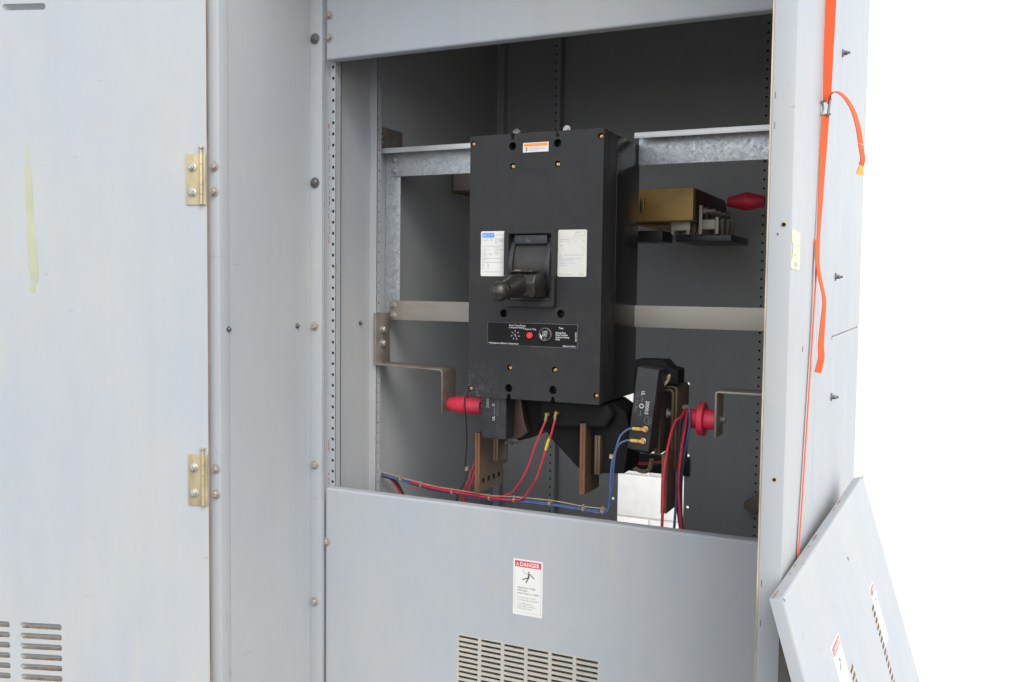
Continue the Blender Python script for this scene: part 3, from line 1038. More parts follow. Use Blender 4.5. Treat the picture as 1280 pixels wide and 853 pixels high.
# hollow behind the bezel: floor of the recess, side guides shaped as arcs
b.box(EX0 + 0.0108, EX1 - 0.0088, BY - 0.0012, BY - 0.0002, EZ0 + 0.0135, EZ1 - 0.0080, 'black_deep')
for x0, x1 in ((-0.8370, -0.8275), (-0.7535, -0.7430)):
    arc = [(BY - 0.0013, 1.4780)] + [(1.848 - 0.0800 * math.cos(R(a)), 1.548 + 0.0800 * math.sin(R(a))) for a in range(-44, 45, 8)] + [(BY - 0.0013, 1.6060)]
    b.prism(arc, V(x0, 0, 0), Y, Z, X, 0, x1 - x0, 'black_mould')
b.prism(rect(-0.8275, 1.594, -0.7535, 1.612), V(0, BY - 0.010, 0), X, Z, Y, 0, 0.008, 'black_mould')
b.build('handle_guide', brk, bevel=0.0008)
b = MB('drum_black')
arcp = [(BY - 0.0014, 1.492)] + [(1.848 - 0.0735 * math.cos(R(a)), 1.548 + 0.0735 * math.sin(R(a))) for a in range(-38, 39, 6)] + [(BY - 0.0014, 1.5935)]
b.prism(arcp, V(-0.8270, 0, 0), Y, Z, X, 0, 0.0730)
b.build('handle_drum', brk, smooth=50)
# little arrow mark moulded above the slot
b = MB('print_grey')
mk = V(0, BY - 0.0103, 0)
for (x0, z0, x1, z1) in ((-0.800, 1.596, -0.800, 1.606), (-0.800, 1.600, -0.792, 1.600), (-0.796, 1.600, -0.789, 1.595)):
    dx, dz_ = x1 - x0, z1 - z0
    ln = math.hypot(dx, dz_)
    nx, nz = -dz_ / ln * 0.0004, dx / ln * 0.0004
    b.face([mk + X * (x0 + nx) + Z * (z0 + nz), mk + X * (x1 + nx) + Z * (z1 + nz), mk + X * (x1 - nx) + Z * (z1 - nz), mk + X * (x0 - nx) + Z * (z0 - nz)])
b.build('position_mark', brk)

# handle: chamfered block, neck and ball
b = MB('handle_black')
prof = [(1.7780, 1.4835), (1.7280, 1.4800), (1.7160, 1.4870), (1.7110, 1.5120), (1.7220, 1.5290), (1.7760, 1.5370)]
b.prism(prof, V(-0.8230, 0, 0), Y, Z, X, 0, 0.0720)
h_ = b.build('handle', brk, bevel=0.004, seg=3)
b = MB('handle_black')
b.prism(rrect(-0.8195, 0, -0.7600, 0.0400, 0.010, 4), V(0, 1.7260, 1.5330), X, Y, V(0, -0.10, 1).normalized(), 0, 0.0035)
b.build('handle_cap', h_, bevel=0.001)
b = MB('label_cream')
b.box(-0.8090, -0.7960, 1.7400, 1.7450, 1.5370, 1.5376)
b.build('cap_mark', h_)
b = MB('handle_black')
kp, kd = V(-0.7920, 1.722, 1.507), V(-0.0, -1.0, -0.16).normalized()
b.lathe(kp, kd, [(-0.01, 0.0235), (0.010, 0.0235), (0.016, 0.0225), (0.030, 0.0195), (0.058, 0.0170), (0.068, 0.0168)], 24)
b.lathe(kp, kd, [(0.066, 0.0140)] + [(0.086 - 0.0215 * math.cos(R(a)), max(0.0006, 0.0200 * math.sin(R(a)))) for a in range(40, 181, 10)], 24)
b.build('ball_grip', h_, smooth=40)
b = MB('black_mould')
b.box(-0.7650, -0.7540, 1.716, 1.770, 1.4830, 1.5050)
b.box(-0.8400, -0.7430, EY + 0.004, BY - 0.0012, 1.4748, 1.4800)
b.build('handle_stop', brk, bevel=0.0015)


# breaker labels
def greek(mb, o, u, v, n, x0, x1, y, h, mat, lift=0.0005, wmin=0.0015, wmax=0.005):
    x = x0
    while x < x1 - 0.001:
        w = min(random.uniform(wmin, wmax), x1 - x)
        mb.face([o + u * a + v * b_ + n * lift for a, b_ in rect(x, y, x + w, y + h)], mat)
        x += w + random.uniform(0.0006, 0.0013)


b = MB('label_white')
O = V(-0.9125, BY, 1.622)
b.prism(rrect(0, -0.0965, 0.0620, 0, 0.003), O, X, Z, -Y, 0.0001, 0.0004, 'label_white')
b.prism(rrect(0.0035, -0.0135, 0.0320, -0.0035, 0.0012), O, X, Z, -Y, 0.0005, 0.0007, 'label_blue')
b.face([O + X * p[0] + Z * p[1] - Y * 0.0009 for p in circle(0.0090, -0.0085, 0.0034, 14)], 'label_white')
b.face([O + X * p[0] + Z * p[1] - Y * 0.0011 for p in circle(0.0090, -0.0085, 0.0028, 14)], 'label_blue')
b.text('W', O + X * 0.0090 + Z * -0.0102, X, Z, -Y, 0.0046, 'label_white', align='CENTER', bold=0.02, lift=0.0013)
for i, t in enumerate(('Westinghouse', 'Electric Corp.', 'USA')):
    b.text(t, O + X * 0.0143 + Z * (-0.0068 - i * 0.0029), X, Z, -Y, 0.0028, 'label_white', lift=0.0009)
for y, segs in ((-0.0085, ((0.037, 0.056),)), (-0.0178, ((0.004, 0.007), (0.013, 0.018), (0.022, 0.027), (0.034, 0.056))), (-0.0205, ((0.005, 0.018), (0.022, 0.030), (0.034, 0.037), (0.042, 0.058))),
                (-0.0235, ((0.034, 0.038), (0.042, 0.058))), (-0.0262, ((0.034, 0.038),)), (-0.0330, ((0.004, 0.046),)), (-0.0365, ((0.004, 0.012), (0.032, 0.042))),
                (-0.0405, ((0.004, 0.025), (0.032, 0.055))), (-0.0440, ((0.004, 0.014), (0.032, 0.042))), (-0.0480, ((0.004, 0.014), (0.019, 0.028), (0.033, 0.042))),
                (-0.0508, ((0.004, 0.014), (0.019, 0.028), (0.033, 0.042))), (-0.0540, ((0.004, 0.014),)), (-0.0590, ((0.004, 0.050),)), (-0.0620, ((0.004, 0.014),)),
                (-0.0675, ((0.004, 0.052),)), (-0.0715, ((0.004, 0.009), (0.016, 0.022))), (-0.0745, ((0.004, 0.008), (0.016, 0.020))), (-0.0775, ((0.004, 0.008), (0.016, 0.020))),
                (-0.0805, ((0.004, 0.008), (0.016, 0.020))), (-0.0880, ((0.004, 0.045),))):
    for a, c in segs:
        greek(b, O, X, Z, -Y, a, c, y, 0.0013, 'ink_grey')
for y in (-0.0158, -0.0300, -0.0570, -0.0655):
    b.face([O + X * p[0] + Z * p[1] - Y * 0.0005 for p in rect(0.003, y, 0.059, y + 0.0003)], 'label_blueline')
b.build('rating_label', brk, label='white rating label with blue logo block left of the handle')

b = MB('label_cream')
O = V(-0.7325, BY, 1.6225)
b.prism(rrect(0, -0.0970, 0.0640, 0, 0.003), O, X, Z, -Y, 0.0001, 0.0004, 'label_cream')
for p in (rect(0.038, -0.0128, 0.0385, -0.004), rect(0.040, -0.0040, 0.0615, -0.0036), rect(0.040, -0.0132, 0.0615, -0.0128), rect(0.0612, -0.0128, 0.0617, -0.004)):
    b.face([O + X * q[0] + Z * q[1] - Y * 0.0006 for q in p], 'ink_grey')
greek(b, O, X, Z, -Y, 0.0405, 0.048, -0.0062, 0.0012, 'ink_grey')
for y, segs in ((-0.0205, ((0.004, 0.025),)), (-0.0245, ((0.004, 0.012), (0.020, 0.025), (0.037, 0.042), (0.055, 0.061))), (-0.0530, ((0.004, 0.010), (0.014, 0.057))), (-0.0560, ((0.004, 0.010),)),
                (-0.0605, ((0.004, 0.054),)), (-0.0635, ((0.004, 0.036),)), (-0.0695, ((0.004, 0.040),)), (-0.0745, ((0.004, 0.020),)), (-0.0930, ((0.004, 0.032), (0.046, 0.060)))):
    for a, c in segs:
        greek(b, O, X, Z, -Y, a, c, y, 0.0012, 'ink_grey')
for y in (-0.0175, -0.0665, -0.0715, -0.0905):
    b.face([O + X * p[0] + Z * p[1] - Y * 0.0005 for p in rect(0.003, y, 0.061, y + 0.0005)], 'label_blueline')
b.face([O + X * p[0] + Z * p[1] - Y * 0.0005 for p in circle(0.0080, -0.0320, 0.0045, 14)], 'label_white')
b.face([O + X * p[0] + Z * p[1] - Y * 0.0007 for p in rect(0.0072, -0.0335, 0.0084, -0.0305)], 'ink')
b.build('setting_label', brk, label='cream label right of the handle')

b = MB('label_white')
O = V(-0.8155, BY, 1.8060)
b.prism(rect(0, -0.0200, 0.0585, 0), O, X, Z, -Y, 0.0001, 0.0004, 'label_white')
b.face([O + X * p[0] + Z * p[1] - Y * 0.0006 for p in rect(0.0022, -0.0078, 0.0565, -0.0016)], 'label_orange')
b.text('WARNING', O + X * 0.029 + Z * -0.0066, X, Z, -Y, 0.0052, 'copper_screw', align='CENTER', lift=0.0008)
b.face([O + X * p[0] + Z * p[1] - Y * 0.0006 for p in ((0.0055, -0.0130), (0.0105, -0.0130), (0.0080, -0.0088))], 'ink')
b.face([O + X * p[0] + Z * p[1] - Y * 0.0006 for p in ((0.0055, -0.0145), (0.0105, -0.0145), (0.0080, -0.0182))], 'ink')
for y in (-0.0102, -0.0124, -0.0146, -0.0168):
    greek(b, O, X, Z, -Y, 0.0140, random.uniform(0.035, 0.055), y, 0.0009, 'ink_grey')
b.build('warning_label', brk, label='small white sticker with orange band near the top edge')

# trip plate
b = MB('black_deep')
O = V(-0.8940, BY, 1.4265)
TW, TH = 0.2090, 0.0495
b.prism(rect(0, -TH, TW, 0), O, X, Z, -Y, 0.0001, 0.0008, 'black_deep')
for p in (rect(0, -0.0007, TW, 0), rect(0, -TH, TW, -TH + 0.0008), rect(0, -TH, 0.0006, 0), rect(TW - 0.0008, -TH, TW, 0)):
    b.face([O + X * q[0] + Z * q[1] - Y * 0.0011 for q in p], 'print_grey')
fx = lambda px: (px - 610.0) / (722.0 - 610.0) * TW
TX = lambda s, x, y, sz, al='LEFT', bo=0.02, m='print_white': b.text(s, O + X * x + Z * y, X, Z, -Y, sz, m, align=al, bold=bo, lift=0.0012)
TX('Short Time Pickup', fx(648), -0.0075, 0.0052, 'CENTER')
TX('x Ampere Rating', fx(647), -0.0118, 0.0052, 'CENTER')
TX('Push to Trip', fx(664.5), -0.0145, 0.0052, 'CENTER')
TX('Test', fx(702), -0.0105, 0.0056, 'CENTER')
for i, t in enumerate(('Rating Plug', 'Must Contain', 'Ampere Rating', 'Only')):
    TX(t, fx(695.5), -0.0200 - i * 0.0046, 0.0050)
TX('Westinghouse Electric Corporation', 0.0035, -TH + 0.0030, 0.0049)
TX('Made in U.S.A.', TW - 0.0035, -TH + 0.0022, 0.0049, 'RIGHT')
b.text('Style 6606C', O + X * (TW - 0.0025) + Z * -0.0360, Z, -X, -Y, 0.0044, 'print_white', fit=0.0200, bold=0.02, lift=0.0012)
dc = (fx(645.5), -0.0265)
for k in range(7):
    a = R(90 + k * 360 / 7)
    c_, s_ = math.cos(a), math.sin(a)
    p0, p1 = (dc[0] + c_ * 0.0065, dc[1] + s_ * 0.0065), (dc[0] + c_ * 0.0105, dc[1] + s_ * 0.0105)
    nx, nz = -s_ * 0.0006, c_ * 0.0006
    b.face([O + X * (p0[0] + nx) + Z * (p0[1] + nz) - Y * 0.0011, O + X * (p1[0] + nx) + Z * (p1[1] + nz) - Y * 0.0011,
            O + X * (p1[0] - nx) + Z * (p1[1] - nz) - Y * 0.0011, O + X * (p0[0] - nx) + Z * (p0[1] - nz) - Y * 0.0011], 'print_white')
b.face([O + X * p[0] + Z * p[1] - Y * 0.0011 for p in ((dc[0] - 0.002, dc[1] + 0.0025), (dc[0] - 0.0008, dc[1] + 0.003), (dc[0] + 0.0022, dc[1] - 0.0032), (dc[0] + 0.0004, dc[1] - 0.0032))], 'print_white')
plate = b.build('trip_plate', brk)
b = MB('button_red')
b.lathe(O + X * fx(664) + Z * -0.0258 - Y * 0.0010, -Y, [(0, 0.0068), (0.0035, 0.0068), (0.0045, 0.0058)], 20)
b.build('trip_button', plate)
pc = O + X * fx(683.7) + Z * -0.0225
b = MB('black_gloss')
b.lathe(pc - Y * 0.0010, -Y, [(0, 0.0140), (0.0060, 0.0140), (0.0066, 0.0134), (0.0060, 0.0127)], 28, 'brown_steel', cap=False)
b.lathe(pc - Y * 0.0010, -Y, [(0, 0.0125), (0.0050, 0.0125)], 28, 'black_gloss')
for i, (t, w) in enumerate((('2 500', 0.011), ('Amperes', 0.011), ('STYLE', 0.008))):
    b.text(t, pc + Z * (0.0040 - i * 0.0042) - Y * 0.0062, X, Z, -Y, 0.0045, 'print_white', align='CENTER', fit=w, bold=0.02, lift=0.0003)
b.face([pc + X * p[0] + Z * p[1] - Y * 0.0063 for p in ((-0.0120, 0.0015), (-0.0105, 0.001), (-0.0085, -0.0035), (-0.0050, -0.0015), (-0.0046, -0.0026), (-0.0072, -0.0054), (-0.0060, -0.0092), (-0.0082, -0.0088), (-0.0110, -0.0045))], 'print_white')
b.text('(1)', pc + Z * -0.0105 - Y * 0.0062, X, Z, -Y, 0.004, 'print_white', align='CENTER', lift=0.0003)
b.build('rating_plug', plate)
# moulded load terminals under the case
b = MB('black_deep')
poly = [(-0.862, 1.2605), (-0.8060, 1.2605), (-0.8080, 1.215), (-0.8180, 1.185), (-0.8420, 1.160), (-0.8700, 1.152), (-0.8800, 1.168), (-0.8800, 1.2605)]
b.prism(poly, V(0, 1.900, 0), X, Z, Y, 0, 0.10)
b.build('load_terminal', brk, bevel=0.004)
b = MB('dark_brown')
b.prism([(-0.866, 1.2600), (-0.852, 1.2600), (-0.842, 1.205), (-0.833, 1.180), (-0.850, 1.165), (-0.868, 1.160)], V(0, 1.872, 0), X, Z, Y, 0, 0.022)
b.build('terminal_strap', brk, bevel=0.002)

# ------------------------------------------------------------------ bus plates (pairs of copper bars)
def bus_plate(name, x, y0, y1, z0, z1, label, holes=False, notch=0.0, slope=0.0):
    t = thing(name, (x, (y0 + y1) / 2, z0), label, 'busbar', 'copper bus plates under the breaker')
    for k, (xa, xb) in enumerate(((x - 0.0062, x - 0.0004), (x + 0.0004, x + 0.0062))):
        m = MB('tin_copper', 'copper_edge')
        ol = [(y0, z0), (y1 - notch, z0), (y1 - notch, z0 + 0.045 if notch else z1), (y1, z0 + 0.045 if notch else z1), (y1, z1 + slope), (y0, z1)]
        if not notch:
            ol = [(y0, z0), (y1, z0), (y1, z1 + slope), (y0, z1)]
        hl = []
        if holes:
            for q in range(4):
                yy = y0 + (y1 - notch - y0) * (0.16 + 0.23 * q)
                hl.append(rect(yy - 0.0055, z0 + 0.018, yy + 0.0055, z0 + 0.030))
        m.plate(ol, hl, V(xb, 0, 0), Y, Z, X, xb - xa, 'tin_copper', 'copper_edge', 'black_deep')
        m.build('bar', t, bevel=0.0)
    return t


bpl = bus_plate('bus_plate', -0.957, 1.870, 2.020, 1.031, 1.168, 'brown copper bus plate with square holes below the left current transformer', holes=True, notch=0.03, slope=-0.004)
bpm = bus_plate('bus_plate', -0.692, 1.848, 1.940, 1.058, 1.215, 'dark copper bus plate hanging from the middle black transformer')
bpr = bus_plate('bus_plate', -0.515, 1.862, 1.962, 1.034, 1.158, 'dark copper bus plate in front of the white opening on the right', slope=0.006)
for t_, x, y, z0, z1 in ((bpl, -0.934, 1.905, 1.10, 1.168), (bpm, -0.672, 1.868, 1.100, 1.185)):
    for k in (0, 1):
        m = MB('tin_copper', 'copper_edge')
        m.box(x + k * 0.0068, x + k * 0.0068 + 0.0058, y, y + 0.045, z0, z1, 'tin_copper')
        m.build('connector_strip', t_, bevel=0.0005)
for t_, x, y, z in ((bpl, -0.922, 1.945, 1.137), (bpl, -0.905, 1.97, 1.140), (bpm, -0.655, 1.905, 1.145)):
    m = MB('zinc')
    m.lathe((x - 0.012, y, z), X, [(0, 0.011), (0.003, 0.011), (0.003, 0.0085), (0.012, 0.0085), (0.012, 0.005), (0.020, 0.005)], 12)
    m.build('clamp_bolt', t_)
# folded connector on the right: two nested inverted U strips
m = thing('bus_connector', (-0.520, 1.95, 1.12), 'tin plated bus strip folded into an upside down U beside the right current transformer', 'busbar')
for k, (xa, xb, zt) in enumerate(((-0.5500, -0.5025, 1.2985), (-0.5430, -0.5095, 1.2915))):
    path = [(xa, 1.150), (xa, zt - 0.010)] + [(xa + 0.010 - 0.010 * math.cos(R(a)), zt - 0.010 + 0.010 * math.sin(R(a))) for a in (20, 45, 70, 90)]
    path += [(xb - 0.010 + 0.010 * math.sin(R(a)), zt - 0.010 + 0.010 * math.cos(R(a))) for a in (0, 20, 45, 70)] + [(xb, zt - 0.010), (xb, 1.120)]
    c = V(sum(p[0] for p in path) / len(path), 0, 1.22)
    q = MB('tin_copper')
    th = 0.0055
    inner = []
    for i, p in enumerate(path):
        a = Vector(path[max(i - 1, 0)])
        e = Vector(path[min(i + 1, len(path) - 1)])
        d = (e - a).normalized()
        inner.append((p[0] + d.y * th, p[1] - d.x * th))
    q.strip_solid(path, inner, V(0, 1.905, 0), X, Z, Y, 0, 0.10)
    q.build('strip', m, bevel=0.0004, seg=1, smooth=50)
q = MB('zinc')
q.lathe((-0.531, 1.935, 1.235), X, [(0, 0.012), (0.003, 0.012), (0.003, 0.008), (0.010, 0.008)], 12)
q.build('clamp_bolt', m)

# ------------------------------------------------------------------ current transformers
def crimp(mb, p, d, ln=0.013, mat='yellow_crimp'):
    d = Vector(d).normalized()
    mb.lathe(p, d, [(0, 0.0032), (ln * 0.3, 0.0037), (ln, 0.0037)], 12, mat)


# left
ct = thing('current_transformer', (-0.896, 1.87, 1.165), 'black current transformer block tucked under the lower left corner of the breaker', 'transformer', 'current transformers')
b = MB('black_mould')
b.box(-0.9275, -0.8665, 1.830, 1.895, 1.1640, 1.2600)
b.build('case', ct, bevel=0.004, seg=3)
b = MB('print_white')
cf = V(0, 1.8298, 0)
b.text('2000', V(-0.9090, 1.8298, 1.2330), Z, -X, -Y, 0.0085, 'print_white', fit=0.0210)
b.text('D', V(-0.8945, 1.8298, 1.2380), Z, -X, -Y, 0.0085, 'print_white', bold=0.02)
b.face([V(x, 1.8294, z) for x, z in ((-0.8955, 1.2190), (-0.8935, 1.2190), (-0.8935, 1.2350), (-0.8955, 1.2350))], 'print_grey')
b.text('UL', V(-0.8940, 1.8298, 1.2060), Z, -X, -Y, 0.0085, 'print_white', bold=0.02)
b.text('172 F2 AC', V(-0.8850, 1.8298, 1.2150), Z, -X, -Y, 0.0065, 'print_grey', fit=0.036)
b.build('printing', ct)

# middle
ct = thing('current_transformer', (-0.700, 1.93, 1.10), 'wide black faceted current transformer under the breaker with two red wires', 'transformer', 'current transformers')
b = MB('black_deep')
poly = [(-0.792, 1.258), (-0.770, 1.2590), (-0.643, 1.2590), (-0.607, 1.236), (-0.598, 1.190), (-0.610, 1.105), (-0.690, 1.098), (-0.716, 1.108), (-0.775, 1.162), (-0.808, 1.199)]
b.prism(poly, V(0, 1.885, 0), X, Z, Y, 0, 0.10)
b.build('core', ct, bevel=0.012, seg=4)
b = MB('black_deep')
b.prism([(-0.795, 1.2560), (-0.640, 1.2585), (-0.625, 1.235), (-0.640, 1.206), (-0.760, 1.198), (-0.795, 1.208)], V(0, 1.848, 0), X, Z, Y, 0, 0.036)
b.build('terminal_block', ct, bevel=0.010, seg=4)
b = MB('yellow_crimp')
crimp(b, (-0.7735, 1.834, 1.212), (0.15, 0, 1), mat='brass')
crimp(b, (-0.7515, 1.834, 1.217), (0.10, 0, 1), mat='brass')
for x, z in ((-0.7715, 1.2275), (-0.7495, 1.2325)):
    b.lathe((x, 1.8478, z), -Y, [(0, 0.0052), (0.012, 0.0052), (0.015, 0.003)], 12, 'brass')
b.build('terminals', ct)

# right, leaning a little
ct = thing('current_transformer', (-0.550, 1.88, 1.165), 'tilted black current transformer with white print and two blue wires right of the breaker', 'transformer', 'current transformers')
tl = R(6.2)
cu, cv = V(math.cos(tl), 0, -math.sin(tl)), V(math.sin(tl), 0, math.cos(tl))
co = V(-0.587, 1.830, 1.1700)
b = MB('black_mould')
b.obox(co, cu, cv, -Y, 0, 0.0475, 0, 0.1735, -0.060, 0)
b.build('case', ct, bevel=0.0035, seg=3)
b = MB('black_deep')
poly = [(-0.592, 1.352), (-0.530, 1.3530), (-0.516, 1.338), (-0.498, 1.334), (-0.498, 1.304), (-0.553, 1.301), (-0.557, 1.15), (-0.600, 1.155)]
b.prism(poly, V(0, 1.8915, 0), X, Z, Y, 0, 0.055)
b.build('core', ct, bevel=0.003)
b = MB('print_white')
pf = co - Y * 0.0003
b.text('2000:5', pf + cu * 0.0285 + cv * 0.1060, -cv, cu, -Y, 0.0105, 'print_white', fit=0.0280, bold=0.02)
b.text('UL', pf + cu * 0.0165 + cv * 0.1250, -cv, cu, -Y, 0.0105, 'print_white', fit=0.0090, bold=0.03)
for a0, a1 in ((0.102, 0.112), (0.072, 0.084)):
    b.face([pf + cu * x + cv * z - Y * 0.0003 for x, z in rect(0.0188, a0, 0.0206, a1)], 'print_grey')
ring = circle(0, 0, 0.0052, 16)
for i in range(16):
    p, q = ring[i], ring[(i + 1) % 16]
    b.face([pf + cu * (0.020 + p[0] * k) + cv * (0.0935 + p[1] * k) - Y * 0.0003 for p, k in ((p, 1), (q, 1), (q, 0.6), (p, 0.6))], 'print_white')
b.text('172 F2 AC', pf + cu * 0.0060 + cv * 0.1230, -cv, cu, -Y, 0.0085, 'print_grey', fit=0.042)
for i in range(16):
    p, q = ring[i], ring[(i + 1) % 16]
    b.face([pf + cu * (0.0375 + p[0] * k) + cv * (0.066 + p[1] * k) - Y * 0.0003 for p, k in ((p, 1.6), (q, 1.6), (q, 1.42), (p, 1.42))], 'print_grey')
b.text('H1', pf + cu * 0.0365 + cv * 0.0700, -cv, cu, -Y, 0.0075, 'print_grey', fit=0.0080)
b.build('printing', ct)
b = MB('yellow_crimp')
for z, x in ((1.2135, -0.5735), (1.1885, -0.5775)):
    crimp(b, (x, 1.8225, z), (1, 0, 0), 0.0165)
    b.lathe((x + 0.026, 1.8295, z), -Y, [(0, 0.0065), (0.003, 0.0065), (0.004, 0.0045), (0.009, 0.0045)], 10, 'copper_screw')
    b.box(x + 0.016, x + 0.024, 1.8215, 1.8235, z - 0.003, z + 0.003, 'copper_screw')
b.build('terminals', ct)
b = MB('lacing')
b.tube(smooth_path([(-0.530, 1.90, 1.325), (-0.524, 1.895, 1.316), (-0.517, 1.893, 1.322), (-0.521, 1.89, 1.308), (-0.532, 1.885, 1.296), (-0.537, 1.88, 1.286)], 4), 0.0034, 8)
b.build('cord_knot', ct)

# ------------------------------------------------------------------ brackets and red standoff insulators
def strip_bracket(name, path, y0, y1, th, mat, label, bolts=()):
    t = thing(name, (path[0][0], (y0 + y1) / 2, min(p[1] for p in path)), label, 'bracket')
    pts = [Vector((p[0], p[1])) for p in path]
    rows = []
    for i, p in enumerate(pts):          # round the bends
        if 0 < i < len(pts) - 1:
            a, c = (pts[i - 1] - p).normalized(), (pts[i + 1] - p).normalized()
            r = 0.007
            for k in range(5):
                s = k / 4
                rows.append(p + a * r * (1 - s) ** 2 + c * r * s ** 2)
        else:
            rows.append(p)
    q = []
    for i, p in enumerate(rows):
        d = (rows[min(i + 1, len(rows) - 1)] - rows[max(i - 1, 0)]).normalized()
        q.append((p.x - d.y * th, p.y + d.x * th))
    m_ = MB(mat)
    m_.strip_solid([tuple(p) for p in rows], q, V(0, y0, 0), X, Z, Y, 0, y1 - y0)
    m_.build('strip', t, bevel=0.0004, seg=1, smooth=50)
    for loc, rot in bolts:
        inst('bolt', BOLT_SMALL, loc, t, rot, (1.25, 1.25, 1.5))
    return t


strip_bracket('standoff_bracket', [(-1.2900, 1.434), (-1.2900, 1.303), (-1.0965, 1.2975), (-1.0965, 1.195)], 1.945, 2.012, 0.0045, 'brown_steel',
              'stepped grey steel strip bracket on the left wall below the bar',
              [((-1.2855, 1.975, 1.392), FACE_RIGHT), ((-1.2855, 1.975, 1.357), FACE_RIGHT)])
strip_bracket('standoff_bracket', [(-0.2485, 1.2880), (-0.4320, 1.2880), (-0.4320, 1.188)], 1.945, 2.012, 0.0045, 'dull_steel',
              'bent steel strip bracket reaching in from the right side',
              [((-0.4275, 1.990, 1.2215), FACE_RIGHT)])


def insulator(name, p, ax, prof, label):
    t = thing(name, p, label, 'insulator', 'red standoff insulators')
    m_ = MB('red_ins')
    m_.lathe(p, ax, prof, 28)
    m_.build('body', t, smooth=30)
    m_ = MB('zinc')
    L_ = prof[-1][0]
    m_.lathe(Vector(p) + Vector(ax) * (L_ + 0.0003), ax, [(0, 0.007), (0.006, 0.007)], 12)
    m_.build('insert', t)
    return t


insulator('standoff_insulator', V(-1.0915, 1.979, 1.2145), X,
          [(0, 0.0150), (0.003, 0.0170), (0.046, 0.0222), (0.050, 0.0222), (0.0515, 0.0185), (0.0545, 0.0185), (0.056, 0.0205), (0.086, 0.0190), (0.090, 0.0175)],
          'red standoff insulator on the left bracket, beside the breaker corner')
insulator('standoff_insulator', V(-0.4325, 1.979, 1.2215), -X,
          [(0, 0.0195), (0.003, 0.0215), (0.026, 0.0225), (0.0265, 0.0360), (0.028, 0.0372), (0.038, 0.0372), (0.0395, 0.0360), (0.040, 0.0225), (0.058, 0.0215), (0.061, 0.0195)],
          'red standoff insulator with wide flange on the right bracket')
insulator('standoff_insulator', V(-0.437, 2.50, 1.738), -X,
          [(0, 0.0125), (0.003, 0.0145), (0.046, 0.0250), (0.048, 0.0250), (0.092, 0.0140), (0.096, 0.0120)],
          'red double cone insulator at the gold busbar behind the breaker')

# ------------------------------------------------------------------ gold busbar high behind the breaker
gb = thing('rear_busbar', (-0.64, 2.4, 1.67), 'gold coloured busbar with clamps behind the right side of the breaker', 'busbar')
b = MB('gold_bus')
b.box(-0.760, -0.5650, 2.252, 2.620, 1.6720, 1.7535)
b.build('bar', gb, bevel=0.004)
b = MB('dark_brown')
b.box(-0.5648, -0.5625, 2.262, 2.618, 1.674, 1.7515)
b.build('side_shade_sheet', gb, bevel=0.0005)  # dark brown sheet paints the shade on the bar's right side
b = MB('brass')
for x in (-0.700, -0.690):
    b.box(x - 0.0035, x + 0.0035, 2.238, 2.2515, 1.694, 1.728)
b.build('joint_clip', gb, bevel=0.001)
for i, (x, y) in enumerate(((-0.5585, 2.285), (-0.5585, 2.345), (-0.5585, 2.405), (-0.5585, 2.465))):
    m_ = MB('dull_steel' if i == 0 else 'brown_steel')
    m_.box(x, x + 0.008, y, y + 0.012, 1.640, 1.712)
    m_.box(x + 0.008, x + 0.040, y, y + 0.012, 1.652, 1.676)
    m_.box(x + 0.040, x + 0.049, y, y + 0.012, 1.640, 1.682)
    m_.build('clamp', gb, bevel=0.0008)
    m_ = MB('zinc')
    m_.lathe((x + 0.008, y + 0.014, 1.698), X, [(0, 0.008), (0.008, 0.008), (0.008, 0.005), (0.030, 0.005)], 10)
    m_.build('clamp_bolt', gb)
for i, y in enumerate((2.285, 2.345)):
    m_ = MB('dull_steel' if i == 0 else 'brown_steel')
    m_.box(-0.628, -0.580, y, y + 0.012, 1.650, 1.6715)
    m_.box(-0.628, -0.620, y, y + 0.012, 1.640, 1.650)
    m_.box(-0.590, -0.582, y, y + 0.012, 1.640, 1.650)
    m_.build('lower_clamp', gb, bevel=0.0008)
b = MB('black_mould')
b.box(-0.76, -0.655, 2.30, 2.40, 1.624, 1.652)
b.box(-0.62, -0.48, 2.30, 2.52, 1.622, 1.640)
b.build('support_block', gb, bevel=0.003)
lb = thing('rear_busbar', (-1.18, 2.32, 1.765), 'dark brown bus plate in the shadow behind the left side of the breaker', 'busbar')
b = MB('brown_steel')
b.box(-1.262, -1.10, 2.300, 2.304, 1.772, 1.835)
b.build('plate', lb)
b = MB('tin_copper')
b.box(-1.266, -1.262, 2.296, 2.40, 1.766, 1.835)
b.box(-1.2618, -1.10, 2.296, 2.2995, 1.766, 1.7695)
b.build('edge', lb, bevel=0.0006)

# bracket lump low on the right of the back wall
b = MB('brown_steel')
b.prism([(-0.490, 0.905), (-0.470, 0.918), (-0.440, 0.945), (-0.428, 0.945), (-0.428, 0.872), (-0.470, 0.880), (-0.487, 0.888)], V(0, 2.60, 0), X, Z, Y, 0, 0.05)
o = b.build('support_foot', None, bevel=0.004)
tag(o, 'small rusty steel bracket low on the back wall beside the right post', 'bracket')

